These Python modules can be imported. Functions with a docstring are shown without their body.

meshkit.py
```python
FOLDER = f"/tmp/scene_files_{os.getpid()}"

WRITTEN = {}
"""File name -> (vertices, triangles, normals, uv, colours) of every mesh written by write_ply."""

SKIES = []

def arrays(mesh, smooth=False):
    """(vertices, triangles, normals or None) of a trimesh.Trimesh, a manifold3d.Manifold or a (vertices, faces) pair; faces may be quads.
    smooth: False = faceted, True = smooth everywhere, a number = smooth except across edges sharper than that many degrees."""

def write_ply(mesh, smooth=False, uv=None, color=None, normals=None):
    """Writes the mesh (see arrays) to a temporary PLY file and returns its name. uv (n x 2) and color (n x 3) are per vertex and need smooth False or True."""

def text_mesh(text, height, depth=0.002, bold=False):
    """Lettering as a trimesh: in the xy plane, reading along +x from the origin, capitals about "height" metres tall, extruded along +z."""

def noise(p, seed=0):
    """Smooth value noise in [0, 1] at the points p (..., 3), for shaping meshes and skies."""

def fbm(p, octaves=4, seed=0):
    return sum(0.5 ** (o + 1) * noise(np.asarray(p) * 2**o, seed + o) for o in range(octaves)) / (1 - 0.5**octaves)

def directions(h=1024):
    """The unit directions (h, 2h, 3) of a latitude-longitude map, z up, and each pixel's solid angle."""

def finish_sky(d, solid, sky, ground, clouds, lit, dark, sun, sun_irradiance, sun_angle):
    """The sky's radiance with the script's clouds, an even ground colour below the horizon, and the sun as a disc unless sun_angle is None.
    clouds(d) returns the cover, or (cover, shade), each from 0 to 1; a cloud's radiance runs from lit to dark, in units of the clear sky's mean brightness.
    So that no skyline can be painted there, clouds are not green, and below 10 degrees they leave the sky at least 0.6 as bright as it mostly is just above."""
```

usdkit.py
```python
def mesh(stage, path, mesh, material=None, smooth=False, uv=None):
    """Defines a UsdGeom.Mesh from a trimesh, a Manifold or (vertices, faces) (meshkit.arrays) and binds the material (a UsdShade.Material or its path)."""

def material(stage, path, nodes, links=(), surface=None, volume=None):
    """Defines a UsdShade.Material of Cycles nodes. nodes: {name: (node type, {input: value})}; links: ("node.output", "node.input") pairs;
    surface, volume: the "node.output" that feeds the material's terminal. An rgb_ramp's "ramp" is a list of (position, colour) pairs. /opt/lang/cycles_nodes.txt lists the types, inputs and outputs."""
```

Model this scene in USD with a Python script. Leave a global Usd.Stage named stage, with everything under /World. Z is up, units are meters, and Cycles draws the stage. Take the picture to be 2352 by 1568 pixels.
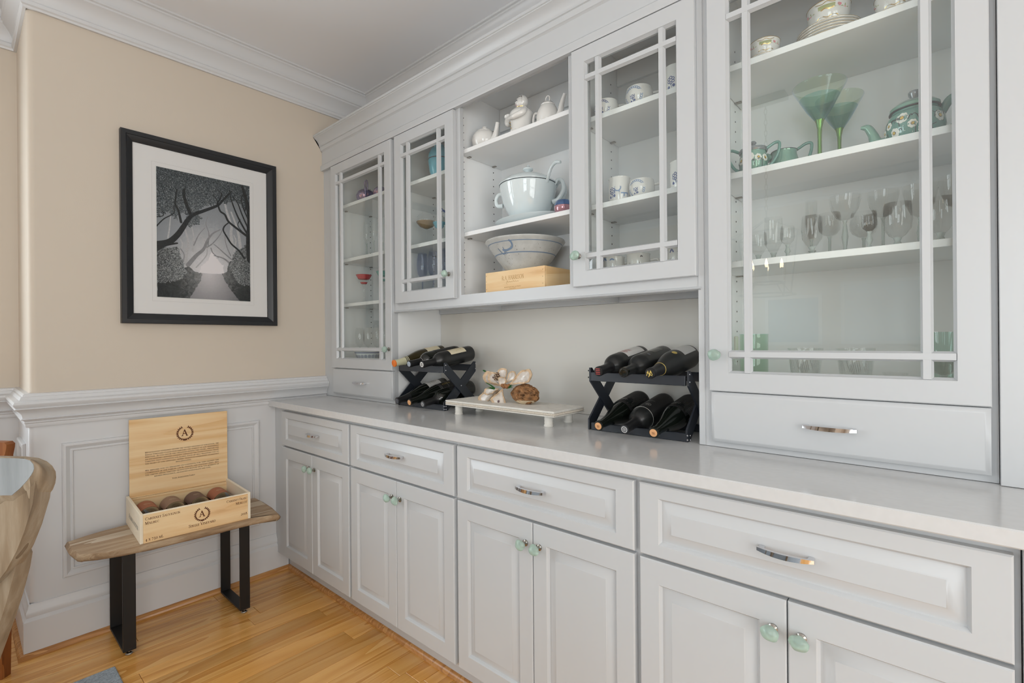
import math, random, re
import numpy as np, trimesh, manifold3d as m3, usdkit, meshkit
from pxr import Usd, UsdGeom, UsdLux, UsdShade, Gf, Sdf
from shapely.geometry import LineString, Polygon, box as sbox, Point
from shapely.ops import unary_union
from shapely import affinity

stage = Usd.Stage.CreateInMemory()
UsdGeom.SetStageUpAxis(stage, 'Z')
UsdGeom.SetStageMetersPerUnit(stage, 1.0)
UsdGeom.Xform.Define(stage, '/World')
PI = math.pi
R3 = random.Random(7)
NR = np.random.default_rng(11)

# ------------------------------------------------------------------ camera
CAM = np.array([2.72, -1.733, 1.22]); FPX = 1131.885
yaw, roll = math.radians(41.4965), math.radians(-0.4745)
fw = np.array([-math.sin(yaw), math.cos(yaw), 0.0]); rt = np.array([math.cos(yaw), math.sin(yaw), 0.0]); up = np.array([0, 0, 1.0])
rr = math.cos(roll) * rt + math.sin(roll) * up; uu = -math.sin(roll) * rt + math.cos(roll) * up
cam = UsdGeom.Camera.Define(stage, '/World/camera')
cam.AddTransformOp().Set(Gf.Matrix4d(*[float(a) for a in (*rr, 0, *uu, 0, *(-fw), 0, *CAM, 1)]))
cam.CreateHorizontalApertureAttr(36.0); cam.CreateVerticalApertureAttr(24.0)
cam.CreateFocalLengthAttr(36.0 * FPX / 2352.0)
cam.CreateClippingRangeAttr(Gf.Vec2f(0.02, 100))
EXPOSURE = -1.38
cam.CreateExposureAttr(EXPOSURE)

# ------------------------------------------------------------------ daylight through the windows, lamps
def rect_light(name, pos, look, w, h, power, col):
    l = UsdLux.RectLight.Define(stage, '/World/' + name)
    z = -np.array(look, float); z /= np.linalg.norm(z); x = np.cross([0, 0, 1.0], z); x /= np.linalg.norm(x); y = np.cross(z, x)
    l.AddTransformOp().Set(Gf.Matrix4d(*[float(a) for a in (*x, 0, *y, 0, *z, 0, *pos, 1)]))
    l.CreateWidthAttr(w); l.CreateHeightAttr(h); l.CreateIntensityAttr(power); l.CreateColorAttr(Gf.Vec3f(*col))
DAY = (0.88, 0.95, 1.0)
ROOM_Y, ROOM_X, BAY_X, CEIL = -4.4, 4.6, -0.45, 2.74
rect_light('window_daylight', (BAY_X - 0.22, -3.85, 1.5), (1, 0, 0), 0.85, 1.7, 16.0, DAY)
rect_light('window_daylight_001', (3.6, ROOM_Y - 0.10, 1.5), (0, 1, 0), 1.3, 1.7, 16.0, DAY)
rect_light('window_daylight_002', (BAY_X - 0.22, -2.5, 1.5), (1, 0, 0), 1.3, 1.7, 17.0, DAY)
rect_light('window_daylight_003', (ROOM_X + 0.22, -2.3, 1.25), (-1, 0, 0), 2.2, 2.1, 13.0, (1.0, 0.98, 0.95))
dome = UsdLux.DomeLight.Define(stage, '/World/sky'); dome.CreateIntensityAttr(0.6); dome.CreateColorAttr(Gf.Vec3f(0.9, 0.95, 1.0))

# ------------------------------------------------------------------ helpers: scene tree
_used, _org = {}, {}
def numbered(parent, name):
    k = f'{parent}/{name}'; n = _used.get(k, 0); _used[k] = n + 1
    return k if n == 0 else f'{k}_{n:03d}'
def path_of(p): return '/World' if p is None else (str(p.GetPath()) if hasattr(p, 'GetPath') else p)
def tag(p, label=None, cat=None, group=None, kind=None):
    for k, v in (('label', label), ('category', cat), ('group', group), ('kind', kind)):
        if v: p.SetCustomDataByKey(k, v)
    return p
def obj(name, mesh, mat, parent=None, smooth=30, label=None, kind=None):
    """one Mesh prim; mesh is in world coordinates unless its thing was opened with local=True"""
    path = numbered(path_of(parent), name)
    v, f = (np.asarray(mesh[0], float), np.asarray(mesh[1], int)) if isinstance(mesh, tuple) else (np.asarray(mesh.vertices), np.asarray(mesh.faces))
    o = _org.get(path_of(parent))
    if o is not None: v = v - o
    _org[path] = o
    pr = usdkit.mesh(stage, path, (v, f), MAT[mat], smooth=smooth).GetPrim()
    return tag(pr, label, None, None, kind)
def thing(name, label, cat, loc=(0, 0, 0), rz=0, group=None, local=False, rx=0, ry=0, sc=1):
    path = numbered('/World', name)
    x = UsdGeom.Xform.Define(stage, path); x.AddTranslateOp().Set(Gf.Vec3d(*[float(a) for a in loc]))
    if rz: x.AddRotateZOp().Set(math.degrees(rz))
    if ry: x.AddRotateYOp().Set(math.degrees(ry))
    if rx: x.AddRotateXOp().Set(math.degrees(rx))
    if sc != 1: x.AddScaleOp().Set(Gf.Vec3f(*([sc] * 3 if np.ndim(sc) == 0 else [float(q) for q in sc])))
    _org[path] = None if local else np.array(loc, float)
    return tag(x.GetPrim(), label, cat, group)
def dup(src, label, loc, rz=0, group=None, rx=0, ry=0, sc=1):
    d = src.GetCustomData(); nm = re.sub(r'_\d{3}$', '', src.GetName())
    t = thing(nm, label, d['category'], loc, rz, group or d.get('group'), True, rx, ry, sc)
    t.GetReferences().AddInternalReference(src.GetPath()); t.SetInstanceable(True)
    return t
def struct(name, mesh, mat, parent=None, smooth=30):
    return obj(name, mesh, mat, parent, smooth, kind='structure' if parent is None else None)

# ------------------------------------------------------------------ helpers: shapes
def merge(*ms):
    vs, fs, n = [], [], 0
    for v, f in ms:
        vs.append(np.asarray(v, float)); fs.append(np.asarray(f, int) + n); n += len(v)
    return np.vstack(vs), np.vstack(fs)
def man(m):
    a = m.to_mesh(); return np.array(a.vert_properties[:, :3], float), np.array(a.tri_verts, int)
def tm2(m): return np.array(m.vertices), np.array(m.faces)
def hull(pts): return man(m3.Manifold.hull_points(np.asarray(pts, float)))
_BOXF = np.array([[0, 2, 1], [0, 3, 2], [4, 5, 6], [4, 6, 7], [0, 1, 5], [0, 5, 4], [1, 2, 6], [1, 6, 5], [2, 3, 7], [2, 7, 6], [3, 0, 4], [3, 4, 7]])
def box(x0, x1, y0, y1, z0, z1, b=0):
    x0, x1 = min(x0, x1), max(x0, x1); y0, y1 = min(y0, y1), max(y0, y1); z0, z1 = min(z0, z1), max(z0, z1)
    if not b:
        return np.array([[x0, y0, z0], [x1, y0, z0], [x1, y1, z0], [x0, y1, z0], [x0, y0, z1], [x1, y0, z1], [x1, y1, z1], [x0, y1, z1]], float), _BOXF
    p = []
    for x, sx in ((x0, 1), (x1, -1)):
        for y, sy in ((y0, 1), (y1, -1)):
            for z, sz in ((z0, 1), (z1, -1)):
                p += [(x, y + sy * b, z + sz * b), (x + sx * b, y, z + sz * b), (x + sx * b, y + sy * b, z)]
    return hull(p)
def xf(m, M):
    v = np.asarray(m[0]) @ np.asarray(M)[:3, :3].T + np.asarray(M)[:3, 3]
    f = m[1] if np.linalg.det(np.asarray(M)[:3, :3]) > 0 else np.asarray(m[1])[:, ::-1]
    return v, f
def T(x, y, z): M = np.eye(4); M[:3, 3] = (x, y, z); return M
def Rx(a): c, s = math.cos(a), math.sin(a); return np.array([[1, 0, 0, 0], [0, c, -s, 0], [0, s, c, 0], [0, 0, 0, 1.0]])
def Ry(a): c, s = math.cos(a), math.sin(a); return np.array([[c, 0, s, 0], [0, 1, 0, 0], [-s, 0, c, 0], [0, 0, 0, 1.0]])
def Rz(a): c, s = math.cos(a), math.sin(a); return np.array([[c, -s, 0, 0], [s, c, 0, 0], [0, 0, 1, 0], [0, 0, 0, 1.0]])
def Sc(a, b=None, c=None): return np.diag([a, a if b is None else b, a if c is None else c, 1.0])
def grid_faces(n, m, wrap=True):
    i, j = np.meshgrid(np.arange(n - 1), np.arange(m if wrap else m - 1), indexing='ij'); k = (j + 1) % m
    a, b, c, d = i * m + j, i * m + k, (i + 1) * m + k, (i + 1) * m + j
    return np.concatenate([np.stack([a, b, c], -1).reshape(-1, 3), np.stack([a, c, d], -1).reshape(-1, 3)])
def lathe(prof, n=40, squash=1.0):
    """prof: (r, z) from the bottom axis, round the outside, to the top axis"""
    p = np.array(prof, float); a = np.linspace(0, 2 * PI, n, endpoint=False)
    v = np.stack([p[:, None, 0] * np.cos(a), p[:, None, 0] * np.sin(a) * squash, np.repeat(p[:, 1:2], n, 1)], -1).reshape(-1, 3)
    return v, grid_faces(len(p), n)
def curve(pts, n=8):
    """smooth Catmull-Rom through the points"""
    p = np.array(pts, float); q = np.vstack([2 * p[0] - p[1], p, 2 * p[-1] - p[-2]]); out = []
    for i in range(1, len(q) - 2):
        for t in np.linspace(0, 1, n, endpoint=False):
            a, b, c, d = q[i - 1:i + 3]
            out.append(0.5 * ((2 * b) + (c - a) * t + (2 * a - 5 * b + 4 * c - d) * t * t + (3 * b - a - 3 * c + d) * t ** 3))
    return np.array(out + [p[-1]])
def tube(path, r, n=10, flat=1.0):
    p = np.array(path, float); k = len(p); r = np.broadcast_to(np.array(r, float), (k,)) if np.ndim(r) == 0 or len(np.atleast_1d(r)) == k else np.interp(np.linspace(0, 1, k), np.linspace(0, 1, len(r)), r)
    t = np.gradient(p, axis=0); t /= np.linalg.norm(t, axis=1, keepdims=True) + 1e-12
    ref = np.array([0, 0, 1.0]) if abs(t[0][2]) < 0.9 else np.array([1.0, 0, 0]); u = np.cross(t[0], ref); u /= np.linalg.norm(u); rows = []
    a = np.linspace(0, 2 * PI, n, endpoint=False)
    for i in range(k):
        u = u - t[i] * (u @ t[i]); u /= np.linalg.norm(u) + 1e-12; w = np.cross(t[i], u)
        rows.append(p[i] + r[i] * (np.cos(a)[:, None] * u + flat * np.sin(a)[:, None] * w))
    v = np.vstack([p[:1].repeat(n, 0), *rows, p[-1:].repeat(n, 0)])
    return v, grid_faces(k + 2, n)[:, ::-1]
def ball(c, r, sub=2, s=(1, 1, 1)):
    m = trimesh.creation.icosphere(sub, 1.0); return np.array(m.vertices) * r * np.array(s) + np.array(c), np.array(m.faces)
def rings(loops, cap0=True, cap1=True):
    """loft of equally long convex loops"""
    L = np.array(loops, float); n, m = L.shape[:2]; v = L.reshape(-1, 3); f = [grid_faces(n, m)]
    if cap0: f.append(np.array([[0, i + 1, i] for i in range(1, m - 1)]))
    if cap1: o = (n - 1) * m; f.append(np.array([[o, o + i, o + i + 1] for i in range(1, m - 1)]))
    return v, np.vstack(f)
def rect_loop(x0, x1, z0, z1, y, i=0.0, iz=None):
    iz = i if iz is None else iz
    return [(x0 + i, y, z0 + iz), (x1 - i, y, z0 + iz), (x1 - i, y, z1 - iz), (x0 + i, y, z1 - iz)]
def sweep(path, prof, closed=False):
    """moulding: plan path (x, y) with the room on its left, profile (d, z) running from the bottom at the wall over the front to the top at the wall"""
    p = np.array(path, float); n = len(p); q = np.array(prof, float); out = []
    for i in range(n):
        if closed: a, b = p[i] - p[i - 1], p[(i + 1) % n] - p[i]
        else: a = p[i] - p[i - 1] if i else p[1] - p[0]; b = p[i + 1] - p[i] if i < n - 1 else a
        a, b = a / np.linalg.norm(a), b / np.linalg.norm(b); na, nb = np.array([-a[1], a[0]]), np.array([-b[1], b[0]])
        m = (na + nb) / (1 + na @ nb)
        out.append(np.column_stack([p[i][0] + q[:, 0] * m[0], p[i][1] + q[:, 0] * m[1], q[:, 1]]))
    if closed: out.append(out[0])
    v = np.vstack(out); k = len(q); f = grid_faces(len(out), k, False)
    if not closed:
        pts = [tuple(r) for r in q]
        tv, tf = tri(Polygon(pts))
        idx = [int(np.argmin(((q - t) ** 2).sum(1))) for t in tv]
        e = np.array([[idx[c] for c in t] for t in tf]); f = np.vstack([f, e, e[:, ::-1] + (len(out) - 1) * k])
    return v, f
def tri(poly):
    if poly.is_empty: return np.zeros((0, 2)), np.zeros((0, 3), int)
    vs, fs, n = [], [], 0
    for g in getattr(poly, 'geoms', [poly]):
        if g.geom_type != 'Polygon' or g.area < 1e-12: continue
        v, f = trimesh.creation.triangulate_polygon(g, engine='earcut'); vs.append(v); fs.append(f + n); n += len(v)
    return (np.vstack(vs), np.vstack(fs)) if vs else (np.zeros((0, 2)), np.zeros((0, 3), int))
def flat(poly, O, U, V, off=0.0):
    """flat print: polygon (u, v) laid in the plane through O spanned by U and V, raised off along its normal"""
    v, f = tri(poly); O, U, V = map(lambda a: np.array(a, float), (O, U, V)); N = np.cross(U, V); N /= np.linalg.norm(N)
    a = v[f]; cr = (a[:, 1, 0] - a[:, 0, 0]) * (a[:, 2, 1] - a[:, 0, 1]) - (a[:, 1, 1] - a[:, 0, 1]) * (a[:, 2, 0] - a[:, 0, 0])
    f = np.where((cr < 0)[:, None], f[:, ::-1], f)
    return O + v[:, :1] * U + v[:, 1:] * V + N * off, f
def extrude(poly, O, U, V, h):
    m = m3.CrossSection([np.array(g.exterior.coords)[:-1] for g in getattr(poly, 'geoms', [poly])] + [np.array(r.coords)[:-1] for g in getattr(poly, 'geoms', [poly]) for r in g.interiors], m3.FillRule.EvenOdd)
    v, f = man(m3.Manifold.extrude(m, h)); U, V = np.array(U, float), np.array(V, float); N = np.cross(U, V)
    return np.array(O, float) + v[:, :1] * U + v[:, 1:2] * V + v[:, 2:] * N, f
def decal(poly, prof, phi, z0, eps=0.0006, squash=1.0, step=0.004):
    """print on a turned body: polygon (u along the girth, v up) wrapped on the profile"""
    p = np.array(prof, float); vs, fs, n = [], [], 0
    u0, v0, u1, v1 = poly.bounds
    for a in np.arange(u0, u1, step):
        c = poly.intersection(sbox(a, v0 - 1, a + step, v1 + 1))
        if c.is_empty: continue
        c = c.segmentize(step)
        v, f = tri(c)
        if len(v): vs.append(v); fs.append(f + n); n += len(v)
    v, f = np.vstack(vs), np.vstack(fs); zz = v[:, 1] + z0
    o = np.argsort(p[:, 1], kind='stable'); r = np.interp(zz, p[o, 1], p[o, 0]) + eps; rm = max(r.max(), 1e-6); an = phi + v[:, 0] / rm
    return np.column_stack([r * np.cos(an), r * np.sin(an) * squash, zz]), f

# ------------------------------------------------------------------ helpers: lettering with serifs
def _ell(cx, cy, rx, ry, a0, a1, th=0.13, tn=0.05, n=28):
    a = np.radians(np.linspace(a0, a1, n)); o = np.column_stack([cx + rx * np.cos(a), cy + ry * np.sin(a)]); i = np.column_stack([cx + (rx - th) * np.cos(a), cy + (ry - tn) * np.sin(a)])
    return Polygon(np.vstack([o, i[::-1]])).buffer(0)
def _ln(x0, y0, x1, y1, w): return LineString([(x0, y0), (x1, y1)]).buffer(w / 2, cap_style=2)
def _glyph(code):
    g = []
    for c in code.split():
        k, a = c[0], [float(t) for t in c[1:].split(',')]
        if k == 'T': g.append(_ln(*a, 0.14))
        elif k == 't': g.append(_ln(*a, 0.06))
        elif k == 's': g.append(sbox(a[0] - 0.15, a[1] - (0.0 if a[1] < 0.5 else 0.045), a[0] + 0.15, a[1] + (0.045 if a[1] < 0.5 else 0.0)))
        elif k == 'v': g.append(_ln(*a, 0.05))
        elif k == 'r': g.append(_ell(*a))
    return unary_union(g)
_D = {'A': ('t.1,0,.41,1 T.4,1,.76,0 t.22,.36,.62,.36 s.1,0 s.76,0', .88), 'B': ('T.14,0,.14,1 s.14,0 t.1,.97,.34,.97 t.1,.51,.34,.51 t.1,.03,.34,.03 r.32,.75,.26,.25,-90,90 r.32,.27,.31,.27,-90,90', .7),
 'C': ('r.46,.5,.43,.52,42,318 v.76,.68,.76,.98', .84), 'D': ('T.14,0,.14,1 t.0,.03,.36,.03 t.0,.97,.36,.97 r.34,.5,.48,.5,-90,90', .88), 'E': ('T.14,0,.14,1 t.0,.03,.6,.03 t.0,.97,.56,.97 t.14,.51,.46,.51 v.58,.0,.62,.24 v.54,.78,.54,1 v.46,.4,.46,.62', .68),
 'F': ('T.14,0,.14,1 s.14,0 t.0,.97,.56,.97 t.14,.51,.46,.51 v.54,.76,.54,1 v.46,.4,.46,.62', .62), 'G': ('r.46,.5,.43,.52,42,318 T.74,0,.74,.42 s.74,.42 v.76,.7,.76,.98', .9), 'H': ('T.14,0,.14,1 T.7,0,.7,1 s.14,0 s.14,1 s.7,0 s.7,1 t.14,.52,.7,.52', .86),
 'I': ('T.16,0,.16,1 s.16,0 s.16,1', .33), 'J': ('T.18,-.1,.18,1 s.18,1 t.18,-.1,.02,-.2', .36), 'K': ('T.14,0,.14,1 s.14,0 s.14,1 t.16,.42,.62,1 T.32,.58,.74,0 s.62,1 s.74,0', .84), 'L': ('T.14,0,.14,1 s.14,1 t.0,.03,.6,.03 v.58,0,.62,.28', .66),
 'M': ('t.14,0,.14,1 T.16,1,.5,.02 t.5,.02,.84,1 T.86,0,.86,1 s.14,0 s.86,0 s.1,1 s.9,1', 1.02), 'N': ('t.14,0,.14,1 T.14,1,.72,0 t.72,0,.72,1 s.14,0 s.1,1 s.72,1', .88), 'O': ('r.46,.5,.44,.52,0,360', .92), 'P': ('T.14,0,.14,1 s.14,0 t.0,.97,.34,.97 t.14,.46,.34,.46 r.32,.715,.28,.285,-90,90', .64),
 'R': ('T.14,0,.14,1 s.14,0 t.0,.97,.34,.97 t.14,.48,.34,.48 r.32,.725,.27,.275,-90,90 T.34,.5,.72,0 s.72,0', .78), 'S': ('r.32,.75,.25,.27,40,275 r.3,.27,.28,.29,-150,85 v.54,.74,.54,.98 v.05,.02,.05,.28', .62), 'T': ('T.38,0,.38,1 s.38,0 t.03,.97,.73,.97 v.05,.76,.05,1 v.71,.76,.71,1', .76),
 'U': ('T.16,.3,.16,1 r.42,.33,.33,.35,180,360 t.72,.3,.72,1 s.16,1 s.72,1', .86), 'V': ('T.1,1,.43,0 t.43,0,.76,1 s.1,1 s.76,1', .86), 'W': ('T.1,1,.38,0 t.38,0,.62,1 T.6,1,.88,0 t.88,0,1.14,1 s.1,1 s.62,1 s1.14,1', 1.22), 'X': ('T.1,1,.68,0 t.1,0,.66,1 s.1,1 s.68,0 s.1,0 s.66,1', .8),
 'Y': ('T.08,1,.38,.45 t.38,.45,.68,1 T.38,0,.38,.46 s.38,0 s.1,1 s.68,1', .78), 'Z': ('t.04,.97,.64,.97 t.04,.03,.64,.03 T.6,.97,.1,.03 v.06,.76,.06,1 v.62,0,.62,.24', .7), '0': ('r.34,.4,.32,.42,0,360', .7), '1': ('T.2,0,.2,.8 s.2,0 t.08,.68,.2,.8', .4), '2': ('r.28,.56,.24,.26,-20,160 t.48,.45,.06,.04 T.04,.06,.56,.06', .6),
 '4': ('T.42,-.25,.42,.7 t.42,.7,.04,.1 t.04,.1,.64,.1', .68), '5': ('r.26,.1,.28,.3,-130,110 t.14,.38,.18,.76 T.16,.74,.52,.74', .6), '7': ('T.04,.74,.56,.74 t.54,.74,.2,-.22', .6), '8': ('r.32,.72,.22,.26,0,360 r.32,.24,.28,.28,0,360', .66), '.': ('T.05,.07,.19,.07', .26), ',': ('T.05,.07,.19,.07 t.18,.06,.08,-.16', .26), '&': ('r.32,.25,.28,.29,0,360 r.34,.76,.2,.26,0,360 T.2,.8,.7,0', .8)}
_G = {k: (_glyph(c), w) for k, (c, w) in _D.items()}
def text(s, h, small=0.78, bold=0.0, fit=None, just=None):
    """small capitals; the polygon starts at (0, 0), capitals h tall"""
    x, out = 0.0, []
    for ch in s:
        if ch == ' ': x += 0.36; continue
        g, w = _G[ch.upper()]; k = small if ch.islower() else 1.0
        out.append(affinity.translate(affinity.scale(g, k, k, origin=(0, 0)), x, 0)); x += w * k + 0.07
    p = unary_union(out) if len(s) < 60 else Polygon()
    if len(s) >= 60:
        from shapely.geometry import MultiPolygon
        p = MultiPolygon([q for g in out for q in getattr(g, 'geoms', [g])])
    if bold: p = p.buffer(bold)
    k = h; kx = h if fit is None else fit / x
    return affinity.scale(p, kx, k, origin=(0, 0)), x * kx
def wreath(r):
    """laurel wreath of two leafy branches, open at the top, with an A inside"""
    out = []
    for s in (-1, 1):
        pts = []
        for i, a in enumerate(np.radians(np.linspace(-100, 58, 12))):
            c = np.array([s * r * math.cos(a), r * math.sin(a)]); pts.append(c); tan = np.array([-s * math.sin(a), math.cos(a)]); nor = np.array([s * math.cos(a), math.sin(a)])
            for q, k in ((0.55, 1), (-0.45, 1)):
                d = tan * 0.8 + nor * q; d /= np.linalg.norm(d); n = np.array([-d[1], d[0]]); L = r * 0.3
                out.append(Polygon([c, c + d * L * 0.5 + n * r * 0.075, c + d * L, c + d * L * 0.5 - n * r * 0.075]))
        out.append(LineString(pts).buffer(r * 0.035))
    a, w = text('A', r * 0.95, bold=0.015); out.append(affinity.translate(a, -w / 2, -r * 0.42))
    return unary_union([g.buffer(0) for g in out])

# ------------------------------------------------------------------ materials
MAT = {}
def L(r, g, b): return tuple(((c / 255 / 12.92) if c <= 10.3 else ((c / 255 + 0.055) / 1.055) ** 2.4) for c in (r, g, b))
def graph(name, nodes, links, surface): MAT[name] = usdkit.material(stage, '/World/Looks/' + name, nodes, links, surface=surface); return MAT[name]
def mat(name, col, rough=0.5, bump=None, var=None, **kw):
    """one principled material; bump (scale, distance), var (scale, amount) of noise"""
    n = {'p': ('principled_bsdf', dict(base_color=col, roughness=rough, **kw))}; l = []
    if bump or var: n['tc'] = ('texture_coordinate', {})
    if var:
        n['nz'] = ('noise_texture', dict(scale=var[0], detail=4.0)); d, u = [max(0, c * (1 - var[1])) for c in col], [min(1, c * (1 + var[1])) for c in col]
        n['rp'] = ('rgb_ramp', dict(ramp=[(0.3, d), (0.7, u)])); l += [('tc.object', 'nz.vector'), ('nz.fac', 'rp.fac'), ('rp.color', 'p.base_color')]
    if bump:
        n['bn'] = ('noise_texture', dict(scale=bump[0], detail=3.0)); n['bp'] = ('bump', dict(distance=bump[1], strength=0.6)); l += [('tc.object', 'bn.vector'), ('bn.fac', 'bp.height'), ('bp.normal', 'p.normal')]
    return graph(name, n, l, 'p.BSDF')
def wood(name, cols, axis=1, stretch=14.0, scale=3.0, rough=0.4, bump=0.0006, dist=1.4, ring=7.0, wob=1.0, vary=0.0, **kw):
    """grain running along the axis: stretched noise under stretched wavy bands; vary shifts each piece"""
    s = [scale * stretch] * 3; s[axis] = scale
    n = {'tc': ('texture_coordinate', {}), 'mp': ('mapping', dict(scale=tuple(s))), 'n1': ('noise_texture', dict(scale=1.0, detail=5.0, roughness=0.6, distortion=dist)),
         'n2': ('noise_texture', dict(scale=0.22, detail=2.0, distortion=wob)), 'm1': ('math', dict(math_type='multiply', value2=ring)), 'm2': ('math', dict(math_type='fraction')), 'mx': ('mix_float', dict(fac=0.45)),
         'rp': ('rgb_ramp', dict(ramp=cols)), 'p': ('principled_bsdf', dict(roughness=rough, **kw)), 'bp': ('bump', dict(distance=bump, strength=0.5))}
    l = [('mp.vector', 'n1.vector'), ('mp.vector', 'n2.vector'), ('n2.fac', 'm1.value1'), ('m1.value', 'm2.value1'), ('n1.fac', 'mx.a'), ('m2.value', 'mx.b'), ('mx.result', 'rp.fac'), ('rp.color', 'p.base_color'), ('n1.fac', 'bp.height'), ('bp.normal', 'p.normal')]
    if vary:
        n.update({'oi': ('object_info', {}), 'sc': ('vector_math', dict(math_type='scale', scale=37.0)), 'cx': ('combine_xyz', {}), 'ad': ('vector_math', dict(math_type='add')), 'hs': ('hsv', {}), 'mr': ('map_range', dict(to_min=1 - vary, to_max=1 + vary * 0.55))})
        l = [x for x in l if x[0] != 'rp.color'] + [('tc.object', 'ad.vector1'), ('oi.random', 'cx.x'), ('oi.random', 'cx.y'), ('oi.random', 'cx.z'), ('cx.vector', 'sc.vector1'), ('sc.vector', 'ad.vector2'), ('ad.vector', 'mp.vector'), ('oi.random', 'mr.value'), ('mr.result', 'hs.value'), ('rp.color', 'hs.color'), ('hs.color', 'p.base_color')]
    else: l.append(('tc.object', 'mp.vector'))
    return graph(name, n, l, 'p.BSDF')
def thin_glass(name, tint, edge=0.25, gloss=(1, 1, 1), ior=1.5, rough=0.0, body=0.0, bodycol=(1, 1, 1)):
    """clear sheet or thin-walled glass: see-through, mirror-like towards grazing angles"""
    f0 = ((ior - 1) / (ior + 1)) ** 2 * (2.2 if 'door' in name else 1.0)
    n = {'t': ('transparent_bsdf', dict(color=tint)), 'g': ('glossy_bsdf', dict(color=gloss, roughness=rough)), 'lw': ('layer_weight', dict(blend=0.5)), 'p5': ('math', dict(math_type='power', value2=5.0)), 'p2': ('math', dict(math_type='power', value2=2.5)),
         'm1': ('math', dict(math_type='multiply_add', value2=1 - f0, value3=f0)), 'm3': ('math', dict(math_type='multiply_add', value2=edge)), 'cl': ('clamp', {}), 'mx': ('mix_closure', {})}
    l = [('lw.facing', 'p5.value1'), ('lw.facing', 'p2.value1'), ('p5.value', 'm1.value1'), ('p2.value', 'm3.value1'), ('m1.value', 'm3.value3'), ('m3.value', 'cl.value'), ('cl.result', 'mx.fac'), ('t.BSDF', 'mx.closure1'), ('g.BSDF', 'mx.closure2')]; out = 'mx.closure'
    if body:
        n.update({'d': ('principled_bsdf', dict(base_color=bodycol, roughness=0.15)), 'm2': ('mix_closure', dict(fac=body))}); l += [('mx.closure', 'm2.closure1'), ('d.BSDF', 'm2.closure2')]; out = 'm2.closure'
    return graph(name, n, l, out)

mat('white_paint', L(212, 212, 213), 0.34, bump=(60.0, 0.00015))
mat('cabinet_paint', L(198, 200, 202), 0.30, bump=(45.0, 0.00012))
mat('cabinet_interior', L(240, 241, 241), 0.5)
mat('counter', L(208, 208, 208), 0.16, var=(60.0, 0.02))
mat('wall_beige', L(208, 196, 181), 0.75, bump=(220.0, 0.0003))
mat('backsplash', L(218, 215, 208), 0.42)
mat('ceiling_paint', L(242, 243, 246), 0.85)
wood('oak_floor', [(0.1, L(186, 122, 52)), (0.38, L(216, 156, 80)), (0.62, L(228, 172, 98)), (0.9, L(236, 190, 122))], 1, 13, 2.2, 0.24, 0.00025, 0.9, 6.0, 1.2, vary=0.2, coat_weight=0.25, coat_roughness=0.12)
wood('oak_trim', [(0.1, L(150, 98, 50)), (0.5, L(190, 135, 78)), (0.9, L(208, 158, 100))], 1, 16, 3, 0.3)
mat('oak_gap', L(70, 40, 18), 0.7)
wood('pine_y', [(0.05, L(206, 158, 100)), (0.35, L(226, 186, 132)), (0.7, L(238, 206, 158)), (1.0, L(216, 172, 116))], 1, 9, 1.6, 0.55, 0.0002, 0.6, 7.0, 0.8)
wood('pine_x', [(0.0, L(206, 156, 100)), (0.28, L(226, 184, 130)), (0.5, L(238, 208, 162)), (0.72, L(232, 194, 144)), (0.9, L(196, 140, 84))], 0, 16, 2.6, 0.55, 0.0002, 0.3, 7.0, 0.3)
wood('pine_end', [(0.05, L(228, 216, 192)), (0.5, L(240, 230, 210)), (1.0, L(230, 214, 186))], 1, 9, 2.0, 0.6, 0.0002, 0.5, 4.0)
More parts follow.
